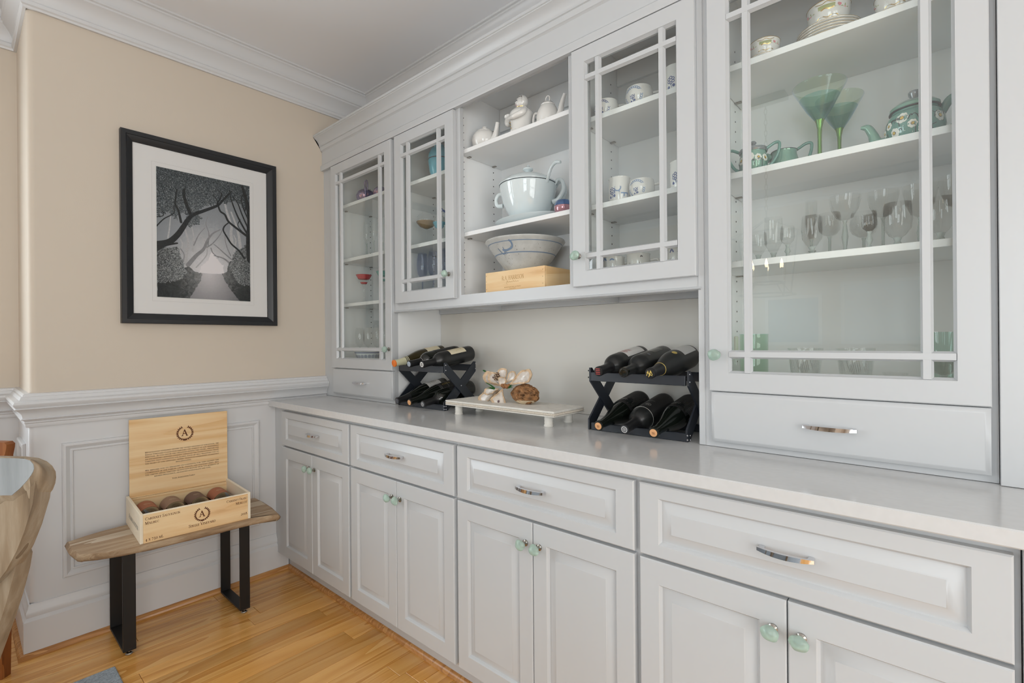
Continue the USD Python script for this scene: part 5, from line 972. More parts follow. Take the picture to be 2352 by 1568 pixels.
# --- wide hutch, second shelf: green lustre tea set, iridescent martini glasses
GL = 'green lustre tea set with white daisies'
def daisy(t_, P, u, z, r, squash=1.0):
    pet = unary_union([Point(r * 0.62 * math.cos(a), r * 0.62 * math.sin(a)).buffer(r * 0.44, 5) for a in np.linspace(0, 2 * PI, 7, endpoint=False)])
    d = obj('daisy', decal(affinity.translate(pet, u, z), P, 0, 0, 0.0006, squash), 'petal_white', t_, False)
    obj('daisy_ring', decal(affinity.translate(Point(0, 0).buffer(r * 0.40, 8), u, z), P, 0, 0, 0.0009, squash), 'outline_dark', d, False); obj('daisy_eye', decal(affinity.translate(Point(0, 0).buffer(r * 0.31, 8), u, z), P, 0, 0, 0.0012, squash), 'petal_yellow', d, False)
def twigs(t_, P, us, z, seed, squash=1.0):
    r = random.Random(seed); g = []
    for u in us:
        a = r.uniform(-1, 1); g.append(LineString(curve([(u, z + r.uniform(-.012, .004)), (u + .004 * a, z + .008), (u + .010 * a, z + .014), (u + .016 * a, z + .010)], 4)).buffer(0.00075)); g.append(LineString([(u + .004 * a, z + .008), (u - .006 * a, z + .013)]).buffer(0.0006))
    obj('twigs', decal(unary_union(g), P, 0, 0, 0.0005, squash), 'outline_dark', t_, False)
def dots(t_, P, us, z0, z1, seed):
    r = random.Random(seed); obj('dots', decal(unary_union([Point(u + r.uniform(-.008, .008), r.uniform(z0, z1)).buffer(0.0009, 3) for u in us for _ in range(4)]), P, 0, 0, 0.0006), 'petal_white', t_, False, kind='stuff')
def angled_handle(t_, x, z, s, m, rx=0.0042, dx=1):
    obj('handle', tube(curve([(dx * x, 0, z + 0.028 * s), (dx * (x + 0.022 * s), 0, z + 0.040 * s), (dx * (x + 0.034 * s), 0, z + 0.036 * s), (dx * (x + 0.030 * s), 0, z + 0.008 * s), (dx * (x + 0.014 * s), 0, z - 0.020 * s), (dx * (x - 0.004), 0, z - 0.030 * s)], 5), rx, 10), m, t_, 50)
SUP = [(0, 0), (0.024, 0), (0.027, 0.004), (0.036, 0.022), (0.0385, 0.042), (0.036, 0.058), (0.0335, 0.066), (0.0345, 0.070), (0, 0.070)]
t_ = thing('sugar_bowl', 'green lustre lidded sugar bowl with daisies, left end of the second hutch shelf', 'sugar bowl', (2.300, -0.195, S2), 0.15, GL, True)
body(t_, SUP, 'lustre_green'); body(t_, [(0, 0.069), (0.0365, 0.069), (0.0385, 0.073), (0.036, 0.080), (0.020, 0.086), (0.007, 0.088), (0.005, 0.092), (0.009, 0.098), (0.006, 0.103), (0, 0.104)], 'lustre_grey', 'lid')
angled_handle(t_, 0.035, 0.050, 0.95, 'lustre_teal'); angled_handle(t_, 0.035, 0.050, 0.95, 'lustre_teal', dx=-1)
for u, z, r in ((-1.15, .046, .0095), (-1.75, .050, .0115), (-2.5, .044, .011), (-0.55, .046, .010)): daisy(t_, SUP, u * 0.0375, z, r)
twigs(t_, SUP, [a * 0.0375 for a in (-2.1, -1.45, -1.2, -2.8, -0.8)], 0.028, 3)
t_ = thing('creamer', 'green lustre cream jug with angular handle, behind the sugar bowl', 'jug', (2.366, -0.130, S2), 0.2, GL, True)
body(t_, [(0, 0), (0.026, 0), (0.036, 0.010), (0.040, 0.030), (0.036, 0.052), (0.032, 0.066), (0.034, 0.074), (0.032, 0.074), (0.034, 0.05), (0, 0.02)], 'lustre_green'); obj('rim_line', lathe([(0.0325, 0.0735), (0.0348, 0.0735), (0.0348, 0.0748), (0.0325, 0.0750)], 40), 'outline_dark', t_, 40)
angled_handle(t_, 0.033, 0.046, 1.05, 'lustre_teal'); spout(t_, [(-0.032, 0, 0.058), (-0.040, 0, 0.068), (-0.046, 0, 0.075)], [0.012, 0.009, 0.005], 'lustre_green', 'lip')
MAP_ = [(0, 0), (0.036, 0.0006), (0.036, 0.002), (0.016, 0.005), (0.0075, 0.012), (0.0052, 0.030), (0.0050, 0.075), (0.0058, 0.100), (0.0092, 0.118), (0.0115, 0.124)]
def martini(label, x, y, s):
    t_ = thing('martini_glass', label, 'glass', (x, y, S2), 0, 'iridescent green martini glasses', True, sc=s)
    obj('stem', lathe(MAP_ + [(0, 0.124)], 32), 'iridescent_stem', t_, 50)
    obj('bowl', lathe([(0.0112, 0.1235), (0.030, 0.152), (0.062, 0.212), (0.0638, 0.2165), (0.0630, 0.2180)], 56), 'iridescent_glass', t_, 60)
    obj('tinted_lower', lathe([(0.0118, 0.1235), (0.0306, 0.152), (0.0475, 0.1842)], 56), 'iridescent_glass_teal', t_, 60); return t_
martini('large iridescent green martini glass at the middle of the second hutch shelf', 2.462, -0.172, 1.0)
martini('smaller iridescent green martini glass just behind the large one', 2.498, -0.105, 0.90)
TPP = [(0, 0), (0.040, 0), (0.044, 0.004), (0.055, 0.020), (0.0600, 0.040), (0.0585, 0.060), (0.052, 0.076), (0.046, 0.082), (0.046, 0.088), (0, 0.088)]
t_ = thing('teapot', 'green lustre teapot with white daisies, right end of the second hutch shelf', 'teapot', (2.662, -0.165, S2), 0.1, GL, True)
body(t_, TPP, 'lustre_teal'); l_ = body(t_, [(0, 0.0875), (0.0470, 0.0875), (0.0500, 0.090), (0.0495, 0.097), (0.040, 0.106), (0.020, 0.113), (0.009, 0.115), (0, 0.115)], 'lustre_green', 'lid')
obj('finial', lathe([(0, 0.1145), (0.0075, 0.1145), (0.0075, 0.119), (0.0125, 0.128), (0.0125, 0.134), (0.010, 0.137), (0, 0.138)], 30), 'lustre_grey', l_, 40)
obj('rim_line', lathe([(0.0465, 0.0862), (0.0508, 0.0868), (0.0508, 0.0885), (0.0465, 0.0888)], 44), 'outline_dark', l_, 40)
spout(t_, [(-0.050, 0, 0.020), (-0.074, 0, 0.026), (-0.084, 0, 0.052), (-0.094, 0, 0.070), (-0.108, 0, 0.074)], [0.017, 0.014, 0.0105, 0.009, 0.004], 'lustre_green')
obj('handle', tube(curve([(0.050, 0, 0.070), (0.066, 0, 0.098), (0.092, 0, 0.108), (0.100, 0, 0.094), (0.092, 0, 0.052), (0.056, 0, 0.022)], 6), [0.009, 0.010, 0.009, 0.008, 0.007, 0.008], 12), 'lustre_teal', t_, 50)
for a, z, r in ((-2.05, .060, .0125), (-1.72, .040, .0095), (-2.62, .052, .009), (-2.35, .030, .0105), (-1.30, .058, .0115), (-0.75, .052, .0125), (-1.35, .026, .010), (-2.95, .040, .009)): daisy(t_, TPP, a * 0.060, z, r)
twigs(t_, TPP, [a * 0.060 for a in (-2.5, -2.35, -1.85, -1.5, -1.0, -0.6, -2.8, -1.2, -2.15)], 0.050, 5); twigs(t_, TPP, [a * 0.060 for a in (-2.2, -1.6, -1.0, -2.7)], 0.022, 6); dots(t_, TPP, [a * 0.060 for a in (-2.4, -2.0, -1.6, -1.2)], 0.02, 0.07, 2)
# --- wide hutch, third shelf: stemware
GS = 'clear stemware on the third hutch shelf'
ST = [('goblet', 'short clear goblet at the far left of the stemware shelf', 2.300, -.15, .023, .095, .030, 'round'), ('goblet', 'clear footed beer-shaped glass, second from the left on the stemware shelf', 2.343, -.16, .025, .130, .030, 'flute'), ('cordial', 'small clear cordial glass with beaded stem, left part of the stemware shelf', 2.388, -.20, .0185, .092, .042, 'tulip'),
      ('goblet', 'clear thick-footed goblet at left centre of the stemware shelf', 2.447, -.20, .0255, .110, .028, 'round'), ('flute', 'tall clear flute behind the left centre goblet', 2.424, -.08, .016, .180, .070, 'flute'), ('coupe', 'clear rounded wine glass behind, left of centre on the stemware shelf', 2.470, -.085, .028, .135, .070, 'round'),
      ('wine', 'tall clear flared wine glass with thick stem, centre of the stemware shelf', 2.515, -.15, .0375, .160, .096, 'flare'), ('balloon', 'small clear balloon glass just right of the tall centre wine glass', 2.551, -.10, .032, .120, .052, 'tulip'), ('cordial', 'small clear cordial glass with beaded stem, right of centre', 2.573, -.20, .0170, .092, .050, 'tulip'),
      ('wine', 'tall clear flared wine glass behind the large goblet', 2.593, -.10, .0360, .168, .100, 'flare'), ('goblet', 'large clear goblet at the front right of the stemware shelf', 2.629, -.20, .0300, .110, .026, 'round'), ('wine', 'tall clear flared wine glass with bulb stem behind the door muntin', 2.669, -.10, .0370, .168, .088, 'flare'),
      ('goblet', 'large clear goblet at the right end of the stemware shelf', 2.709, -.20, .0265, .108, .026, 'round'), ('wine', 'tall clear flared wine glass at the back right corner of the stemware shelf', 2.738, -.10, .0360, .176, .100, 'flare')]
for nm, lab, x, y, r, h, hs, shp in ST: stem_glass(lab, x, y, S3, stem_prof(h, r, hs, None, 0.9, 0.0036 if nm != 'goblet' else 0.006, shp, 0.004 if 'bulb' in lab or 'beaded' in lab or 'thick' in lab else 0.0), 'clear_glass', GS, 'glass', {'cordial': 'cordial_glass', 'flute': 'champagne_flute', 'wine': 'wine_glass', 'goblet': 'goblet', 'coupe': 'wine_glass', 'balloon': 'balloon_glass'}[nm], hs)
# --- wide hutch, bottom
t_ = thing('tumbler', 'pale green straight glass vase, left on the bottom of the wide hutch', 'vase', (2.288, -0.16, BT), 0, None, True); body(t_, [(0, 0), (0.036, 0), (0.0385, 0.004), (0.0385, 0.134), (0.0370, 0.134), (0.0365, 0.006), (0, 0.005)], 'green_glass', 'wall'); obj('rim', lathe([(0.0365, 0.1335), (0.039, 0.1335), (0.039, 0.1358), (0.0365, 0.1358)], 44), 'pale_green_glass', t_, 40)
for x, lab in ((2.426, 'cut crystal bowl, left one of two on the bottom of the wide hutch'), (2.540, 'cut crystal bowl, right one of two on the bottom of the wide hutch')):
    t_ = thing('crystal_bowl', lab, 'bowl', (x, -0.185, BT), 0, 'cut crystal bowls', True); P_ = [(0, 0), (0.028, 0), (0.031, 0.004), (0.037, 0.040), (0.042, 0.090), (0.0425, 0.093), (0.0405, 0.093), (0.035, 0.040), (0.028, 0.008), (0, 0.007)]
    body(t_, P_, 'cut_glass', 'wall'); obj('rim', lathe([(0.0405, 0.0925), (0.0432, 0.0925), (0.0432, 0.0950), (0.0405, 0.0950)], 44), 'clear_glass', t_, 40)
    g_ = [LineString([(a - 0.016 + k * 0.0048, 0.070), (a - 0.006 + k * 0.0042, 0.026 + 0.010 * abs(k - 3) / 3)]).buffer(0.0010, 2) for a in (-0.105, -0.066, -0.03) for k in range(7)]
    obj('cut_lines', decal(unary_union(g_), P_[:6], 0, 0, 0.0004), 'clear_glass', t_, False, kind='stuff')
t_ = thing('dish', 'small low clear glass dish right of the crystal bowls', 'dish', (2.622, -0.20, BT), 0, None, True); body(t_, [(0, 0), (0.012, 0), (0.014, 0.006), (0.022, 0.020), (0.026, 0.036), (0.0245, 0.036), (0.018, 0.018), (0, 0.009)], 'clear_glass', 'wall')
t_ = thing('tumbler', 'pale green tumbler with a rim band, right end of the wide hutch bottom', 'glass', (2.712, -0.150, BT), 0, None, True); body(t_, [(0, 0), (0.024, 0), (0.026, 0.004), (0.031, 0.134), (0.0297, 0.134), (0.0245, 0.008), (0, 0.007)], 'pale_green_glass', 'wall'); obj('rim', lathe([(0.0297, 0.1335), (0.0316, 0.1335), (0.0316, 0.1350), (0.0297, 0.1350)], 40), 'clear_glass', t_, 40)
stem_glass('clear footed sherbet glass in front of the green tumbler', 2.712, -0.225, BT, stem_prof(0.076, 0.031, 0.034, None, 1, 0.005, 'flare'), 'clear_glass', None, 'glass', 'sherbet_glass', 0.034)
t_ = thing('candle_holder', 'small glass candle holder with a white candle in the hutch corner', 'candle holder', (2.232, -0.14, BT), 0, None, True); body(t_, [(0, 0), (0.014, 0), (0.015, 0.003), (0.010, 0.010), (0.012, 0.060), (0, 0.060)], 'clear_glass', 'holder', 24); body(t_, [(0, 0.0605), (0.006, 0.0605), (0.006, 0.128), (0.004, 0.130), (0, 0.130)], 'candle_sleeve', 'candle', 20)
# --- right glass door of the upper cabinet: blue and white cups
GB = 'blue and white painted cups'
BCP = [(0, 0), (0.024, 0), (0.027, 0.003), (0.037, 0.016), (0.0425, 0.034), (0.0425, 0.050), (0.0395, 0.066), (0.0385, 0.068), (0.0365, 0.067), (0.0400, 0.045), (0.030, 0.010), (0, 0.007)]
MUP = [(0, 0), (0.032, 0), (0.034, 0.003), (0.0375, 0.030), (0.0385, 0.060), (0.0375, 0.090), (0.0385, 0.095), (0.0365, 0.095), (0.0355, 0.060), (0.033, 0.008), (0, 0.006)]
def loopflower(u, z, r): return unary_union([Point(u + r * math.cos(a), z + r * math.sin(a)).buffer(r * 0.62, 5).difference(Point(u + r * math.cos(a), z + r * math.sin(a)).buffer(r * 0.36, 5)) for a in np.linspace(PI / 2, 2.5 * PI, 6, endpoint=False)])
def blue_cup(label, x, y, z, rz, P=BCP, m='cup_blue', face=-1.9, s=1.0, medal=True, hx=1):
    t_ = thing('cup', label, 'cup', (x, y, z), rz, GB, True, sc=s); h = P[-4][1]; r = P[4][0]
    body(t_, P, 'porcelain', 'bowl'); obj('handle', tube(curve([(hx * (r - .004), 0, h * .78), (hx * (r + .022), 0, h * .80), (hx * (r + .028), 0, h * .52), (hx * (r + .016), 0, h * .28), (hx * (r - .006), 0, h * .26)], 6), 0.0042, 10), 'porcelain', t_, 50)
    u = face * r; zc = h * 0.50; R = h * 0.40
    g = [loopflower(u, zc - h * .02, h * 0.085), LineString([(u, zc - h * .1), (u + .002, zc - h * .3)]).buffer(0.0009), Point(u - h * .09, zc - h * .24).buffer(h * .05, 4), Point(u + h * .09, zc - h * .2).buffer(h * .05, 4)]
    obj('painted_flower', decal(unary_union(g), P, 0, 0, 0.0006), 'cup_navy' if m == 'cup_blue' else m, t_, False)
    if medal:
        w = [Point(u + R * 1.12 * math.cos(a), zc + R * math.sin(a)).buffer(h * .062, 5).difference(Point(u + R * 1.12 * math.cos(a), zc + R * math.sin(a)).buffer(h * .036, 5)) for a in np.linspace(0.15 * PI - .9, 1.15 * PI + .9, 21)]
        obj('painted_garland', decal(unary_union(w), P, 0, 0, 0.0006), m, t_, False)
    return t_
blue_cup('blue and white cup in the left corner of the right door\'s top shelf', 1.822, -0.205, S1 - 0.0025, 0.5, m='cup_navy', face=-2.05)
blue_cup('blue and white cup with flower garland, middle of the right door\'s top shelf', 1.948, -0.205, S1 - 0.0025, 0.5, face=-2.15, s=1.06)
blue_cup('tall blue and white mug at the right of the right door\'s top shelf', 2.075, -0.200, S1 - 0.0025, 0.3, MUP, 'cup_navy', -1.95, 1.0, False)
t_ = blue_cup('white mug with blue figure painting, left on the right door\'s second shelf', 1.868, -0.200, S2 - 0.003, 0.5, MUP, 'cup_blue', -2.3, 0.98, False)
obj('painted_figures', decal(unary_union([Point(-0.068, 0.055).buffer(0.013, 6).difference(Point(-0.068, 0.055).buffer(0.009, 6)), LineString([(-0.078, 0.048), (-0.080, 0.012)]).buffer(0.0018), LineString([(-0.062, 0.044), (-0.062, 0.010)]).buffer(0.0018), LineString([(-0.054, 0.036), (-0.030, 0.036), (-0.028, 0.012)]).buffer(0.0022), LineString([(-0.044, 0.036), (-0.044, 0.012)]).buffer(0.0022), Point(-0.038, 0.070).buffer(0.008, 5).difference(Point(-0.038, 0.070).buffer(0.005, 5))]), MUP, 0, 0, 0.0007), 'cup_blue', t_, False)
blue_cup('blue and white cup with leafy garland, middle of the right door\'s second shelf', 1.955, -0.205, S2 - 0.003, 0.45, face=-2.1, s=0.98)
blue_cup('white mug with blue loop drawing, right end of the right door\'s second shelf', 2.092, -0.200, S2 - 0.003, 0.3, MUP, 'cup_blue', -2.1, 1.0, False)
for x, lab, mm, fc in ((1.845, 'white mug with blue scrolls at the left on the right door\'s bottom', 'cup_blue', -2.0), (1.940, 'white mug painted with a patterned bird on the right door\'s bottom', 'cup_blue', -2.0), (2.085, 'dark blue patterned mug behind the corner pane of the right door', 'cup_navy', -2.0)):
    t_ = blue_cup(lab, x, -0.205, 1.4122, 0.45, MUP, mm, fc, 1.02, False); u = fc * 0.038
    if 'bird' in lab:
        obj('painted_bird', decal(unary_union([Point(u, 0.052).buffer(0.012, 6), Polygon([(u, .05), (u + .024, .088), (u + .030, .084), (u + .014, .042)]), LineString(curve([(u - .010, .056), (u - .018, .066), (u - .016, .078), (u - .022, .076)], 4)).buffer(.002), LineString([(u - .002, .042), (u - .004, .026)]).buffer(.001)]), MUP, 0, 0, 0.0008), 'outline_dark', t_, False)
    else:
        g = unary_union([LineString(curve([(u - .028, .064 + d), (u - .016, .078 + d), (u - .004, .062 + d), (u + .012, .074 + d), (u + .026, .060 + d)], 5)).buffer(.0026) for d in (-.034, -.008, .012)]); obj('painted_scrolls', decal(g, MUP, 0, 0, 0.0008), mm, t_, False)
# --- left glass door of the upper cabinet
t_ = thing('vase', 'round sky blue glazed vase behind the left door of the upper cabinet', 'vase', (0.905, -0.195, 1.9905), 0, None, True); body(t_, [(0, 0), (0.030, 0), (0.034, 0.004), (0.046, 0.040), (0.053, 0.090), (0.051, 0.122), (0.040, 0.148), (0.024, 0.160), (0.024, 0.166), (0.021, 0.166), (0.030, 0.14), (0, 0.02)], 'vase_blue'); obj('seam', lathe([(0.0532, 0.096), (0.0540, 0.098), (0.0532, 0.100)], 44), 'outline_dark', t_, 40)
def painted_glass(label, x, y, z, h, r, m, zc, rz=0):
    t_ = thing('wine_glass', label, 'glass', (x, y, z), rz, 'painted wine glasses behind the left door', True); hs = h * 0.52
    obj('bowl', lathe([(0.005, hs), (r * .6, hs + .010), (r, hs + .030), (r * .96, hs + .055), (r * .5, h)], 40), 'clear_glass', t_, 60); obj('paint', lathe([(0.007, hs + .0002), (r * .62, hs + .009), (r * 1.01, hs + .029), (r * 1.015, hs + .034), (r * .97, hs + .034)], 40), m, t_, 60)
    obj('stem', lathe([(r * .85, .0008), (r * .85, .002), (.006, .006), (.0034, .014), (.0034, hs - .006), (.0052, hs)], 24), 'clear_glass', t_, 50); return t_
painted_glass('wide clear goblet with a tan and blue painted base, left door second shelf', 0.817, -0.205, 1.6865, 0.165, 0.048, 'brown_lip', 0)
painted_glass('clear goblet with a blue painted base, behind the tan painted one', 0.895, -0.190, 1.6865, 0.140, 0.030, 'vase_blue', 0)
t_ = stem_glass('clear wine glass painted with a dark blue swirl, right side of the left door', 0.930, -0.185, 1.6865, stem_prof(0.205, 0.026, 0.09), 'clear_glass', 'painted wine glasses behind the left door', 'glass', 'wine_glass', 0.09)
obj('painted_swirl', tube([(0.0275 * math.cos(a), 0.0275 * math.sin(a), 0.155 + 0.012 * math.sin(3 * a)) for a in np.linspace(0, 2 * PI, 40)], 0.0028, 6), 'cup_navy', t_, 50)
for x, y, lab in ((0.777, -.20, 'smoky wine glass at the left of the left door\'s bottom'), (0.862, -.20, 'smoky wine glass at the middle of the left door\'s bottom'), (0.952, -.20, 'smoky wine glass at the right of the left door\'s bottom')): stem_glass(lab, x, y, 1.4122, stem_prof(0.246, 0.029, 0.12, 0.032, 0.72), 'smoke_glass', 'smoky wine glasses', 'glass', 'wine_glass', 0.12)
# --- narrow corner hutch
PTP = [(0, 0), (0.028, 0), (0.034, 0.006), (0.049, 0.030), (0.052, 0.048), (0.044, 0.068), (0.028, 0.080), (0.010, 0.084), (0.008, 0.088), (0.010, 0.094), (0, 0.098)]
t_ = thing('teapot', 'mottled purple lustre teapot on the corner hutch top shelf', 'teapot', (0.275, -0.200, 1.9955), 0.5, 'purple lustre pots', True); body(t_, PTP, 'lustre_purple'); obj('handle', tube(curve([(0.026, -0.030, 0.066), (0.030, -0.034, 0.110), (0.026, -0.040, 0.120), (0.022, -0.046, 0.100), (0.030, -0.048, 0.030)], 5), 0.005, 10), 'lustre_purple', t_, 50)
obj('painted_patch', decal(unary_union([Point(-0.085 + .012 * k, .035 + .01 * (k % 2)).buffer(.008, 5) for k in range(4)]), PTP, 0, 0, .0006), 'lustre_rose', t_, False)
t_ = thing('sugar_bowl', 'small purple lustre bowl right of the purple teapot', 'sugar bowl', (0.420, -0.200, 1.9955), 0, 'purple lustre pots', True); body(t_, [(r * .74, z * .82) for r, z in PTP], 'lustre_purple'); obj('painted_patch', decal(unary_union([Point(-0.066 + .011 * k, .03 + .008 * (k % 2)).buffer(.007, 5) for k in range(4)]), [(r * .74, z * .82) for r, z in PTP], 0, 0, .0006), 'lustre_rose', t_, False)
for x, y, h, lab in ((0.282, -.20, .205, 'clear champagne flute, left of three in the corner hutch'), (0.345, -.195, .222, 'taller clear champagne flute, middle of three in the corner hutch'), (0.437, -.20, .170, 'clear champagne flute, right of three in the corner hutch')): stem_glass(lab, x, y, 1.6905, stem_prof(h, .0185, h * .42, .025, .8, .0034, 'flute'), 'clear_glass', 'champagne flutes', 'glass', 'champagne_flute', h * .42)
def low_martini(label, x, y, m):
    t_ = thing('martini_glass', label, 'glass', (x, y, S3), 0, 'painted martini glasses in the corner hutch', True)
    obj('stem', lathe([(.034, .0008), (.034, .002), (.012, .006), (.0042, .014), (.0042, .088), (.007, .096)], 28), 'clear_glass', t_, 50); obj('bowl', lathe([(.006, .095), (.022, .122), (.043, .160)], 44), 'clear_glass', t_, 60); obj('paint', lathe([(.0305, .1365), (.0438, .1605)], 44), m, t_, 60)
    obj('paint', lathe([(.0155, .1105), (.0205, .1190)], 40), m, t_, 60); return t_
low_martini('martini glass painted with red bands in the corner hutch', 0.258, -0.205, 'red_paint'); low_martini('teal painted martini glass at the right edge of the corner hutch', 0.450, -0.200, 'teal_paint')
for x, y, h, lab in ((0.202, -.20, .205, 'clear stemless-shaped wine glass, leftmost on the corner hutch bottom'), (0.288, -.20, .205, 'clear wine glass, second from the left on the corner hutch bottom'), (0.362, -.19, .218, 'clear wine glass, third from the left on the corner hutch bottom'), (0.440, -.20, .210, 'clear wine glass, rightmost on the corner hutch bottom')): stem_glass(lab, x, y, BT, stem_prof(h, .027, .095, .030, .72), 'clear_glass', 'wine glasses on the corner hutch bottom', 'glass', 'wine_glass', .095)
FBP = [(0, 0), (0.038, 0), (0.042, 0.004), (0.058, 0.030), (0.070, 0.062), (0.0745, 0.070), (0.072, 0.071), (0.055, 0.03), (0, 0.008)]
t_ = thing('bowl', 'blue patterned bowl at the front of the corner hutch bottom', 'bowl', (0.330, -0.225, BT), 0, None, True); body(t_, FBP, 'porcelain_blue')
obj('painted_band', decal(unary_union([loopflower(-0.19 + k * .022, .046, .0058) for k in range(12)] + [sbox(-0.2, .063, 0.06, .0675), sbox(-0.2, .026, 0.06, .029)]), FBP[:6], 0, 0, .0008), 'cup_navy', t_, False)

# ------------------------------------------------------------------ chairs, table and rug at the near side of the room
def prism(front, back):
    """solid between two equally long outlines"""
    F_, B_ = np.array(front, float), np.array(back, float); n = len(F_); v = np.vstack([F_, B_]); c = F_.mean(0); N = np.cross(F_[1] - F_[0], F_[2] - F_[1])
    e1 = F_[1] - F_[0]; e1 /= np.linalg.norm(e1); nn = np.zeros(3)
    for i in range(n): nn += np.cross(F_[i] - c, F_[(i + 1) % n] - c)
    nn /= np.linalg.norm(nn); e2 = np.cross(nn, e1); P2 = np.column_stack([(F_ - c) @ e1, (F_ - c) @ e2]); tv, tf = tri(Polygon(P2)); idx = np.array([int(np.argmin(((P2 - t) ** 2).sum(1))) for t in tv])[tf]
    a, b = np.arange(n), (np.arange(n) + 1) % n; side = np.concatenate([np.stack([a, n + a, n + b], -1), np.stack([a, n + b, b], -1)])
    f = np.vstack([idx, idx[:, ::-1] + n, side]); m_ = trimesh.Trimesh(v, f, process=False); trimesh.repair.fix_normals(m_); return np.array(m_.vertices), np.array(m_.faces)
E_R = np.array([0.7490, 0.6626, 0.0]); E_F = np.array([-0.6626, 0.7490, 0.0])
def cp_(o, pts, d=0.0): return [np.array([o[0], o[1], 0]) + E_R * s + E_F * d + np.array([0, 0, z]) for s, z in pts]
ch = thing('dining_chair', 'whitewashed wooden dining chair with thick curved crest rail at the left edge', 'chair', (0.95, -1.9, 0))
O1 = (1.206, -1.671)
face = [(-.38, .984), (.0, .983), (.034, .982), (.055, .9808), (.067, .977), (.074, .969), (.0755, .960), (.0735, .950), (.069, .942), (.060, .930), (.045, .914), (.028, .900), (-.38, .8965)]
SHF = -.047
outl = [(-.40, .975), (.0, .974), (.050, .9725), (.080, .9685), (.098, .961), (.110, .951), (.1175, .938), (.1185, .925), (.1165, .912), (.111, .898), (.097, .880), (.040, .851), (-.40, .848)]
outl = [(a + SHF, b) for a, b in outl]
mid_ = [(0.35 * a[0] + 0.65 * b[0] + (0.006 if a[0] > 0 else 0), 0.35 * a[1] + 0.65 * b[1] + (0.003 if a[1] > 0.94 else -0.002)) for a, b in zip(face, outl)]
cr_v = [cp_(O1, face, 0.0), cp_(O1, mid_, 0.016), cp_(O1, outl, 0.040), cp_(O1, outl, 0.052)]
v, f = rings([np.array(l) for l in cr_v], False, False); n_ = len(face)
def capf(pts, base, flip):
    P2 = np.array(pts); tv, tf = tri(Polygon(P2)); idx = np.array([int(np.argmin(((P2 - t) ** 2).sum(1))) for t in tv])[tf] + base; return idx[:, ::-1] if flip else idx
mm = trimesh.Trimesh(v, np.vstack([f, capf(face, 0, False), capf(outl, 3 * n_, True)]), process=False); trimesh.repair.fix_normals(mm); cr_ = obj('crest_rail', tm2(mm), 'chair_wash', ch, 35)
fc = [(-.378, .9815)] + [(s - .0022, z - .0016 if z > .95 else z + .0018) for s, z in face[1:-1]] + [(-.378, .899)]
obj('crest_face', prism(cp_(O1, fc, -0.0012), cp_(O1, fc, 0.0)), 'chair_face', cr_, 25)
post = [(.117, .930), (.110, .880), (.092, .822), (.074, .778), (.052, .738), (.034, .715), (.0, .690), (-.06, .655), (-.115, .690), (-.075, .760), (-.05, .82), (-.02, .86), (.030, .874)]
post = [(a + SHF * (1.0 if b > .70 else .9), b) for a, b in post]
obj('back_post', prism(cp_(O1, post, 0.006), cp_(O1, [(s - .004, z) for s, z in post], 0.050)), 'chair_wash', ch, 25)
leg = [(-.115, .690), (-.06, .752), (.0, .760), (.030, .768), (.0475, .764), (.052, .752), (.046, .718), (.030, .660), (.012, .605), (-.020, .520), (-.060, .40), (-.085, .20), (-.095, .0), (-.150, .0), (-.148, .20), (-.135, .40), (-.125, .55)]
leg = [(a + SHF, b) for a, b in leg]
obj('rear_leg', prism(cp_(O1, leg, 0.028), cp_(O1, [(s - .003, z) for s, z in leg], 0.068)), 'chair_wash', ch, 25)
for s in (-.36,): obj('back_post', prism(cp_(O1, [(s, .90), (s + .05, .90), (s + .04, .45), (s, .45)], 0.01), cp_(O1, [(s, .90), (s + .05, .90), (s + .04, .45), (s, .45)], 0.045)), 'chair_wash', ch, 25); obj('rear_leg', prism(cp_(O1, [(s, .45), (s + .045, .45), (s + .02, 0), (s - .02, 0)], 0.01), cp_(O1, [(s, .45), (s + .045, .45), (s + .02, 0), (s - .02, 0)], 0.045)), 'chair_wash', ch, 25)
obj('seat', prism(cp_(O1, [(-.37, .455), (-.11, .455), (-.11, .49), (-.37, .49)], 0.03), cp_(O1, [(-.40, .455), (-.10, .455), (-.10, .49), (-.40, .49)], -0.38)), 'chair_wash', ch, 25)
for s in (-.385, -.13): obj('front_leg', prism(cp_(O1, [(s, 0), (s + .04, 0), (s + .04, .455), (s, .455)], -0.36), cp_(O1, [(s, 0), (s + .04, 0), (s + .04, .455), (s, .455)], -0.32)), 'chair_wash', ch, 25)
c2 = thing('dining_chair', 'brown wooden chair whose post corner shows past the whitewashed crest rail', 'chair', (-0.05, -1.85, 0))
O2 = (0.124, -1.626)
obj('back_post', prism(cp_(O2, [(-.030, .868), (.014, .8665), (.0235, .858), (.0225, .845), (.016, .816), (.014, .60), (.012, .46), (.0, .0), (-.035, .0), (-.028, .46)], 0), cp_(O2, [(-.030, .868), (.014, .8665), (.0235, .858), (.0225, .845), (.016, .816), (.014, .60), (.012, .46), (.0, .0), (-.035, .0), (-.028, .46)], 0.032)), 'chair_brown', c2, 25)
obj('back_post', prism(cp_(O2, [(-.40, .867), (-.36, .867), (-.36, 0), (-.40, 0)], 0), cp_(O2, [(-.40, .867), (-.36, .867), (-.36, 0), (-.40, 0)], 0.032)), 'chair_brown', c2, 25)
for z in (.80, .68, .56): obj('slat', prism(cp_(O2, [(-.36, z), (-.028, z), (-.028, z + .05), (-.36, z + .05)], 0.008), cp_(O2, [(-.36, z), (-.028, z), (-.028, z + .05), (-.36, z + .05)], 0.022)), 'chair_brown', c2, 25)
obj('seat', prism(cp_(O2, [(-.39, .44), (.01, .44), (.01, .47), (-.39, .47)], 0.0), cp_(O2, [(-.39, .44), (.01, .44), (.01, .47), (-.39, .47)], -0.38)), 'chair_brown', c2, 25)
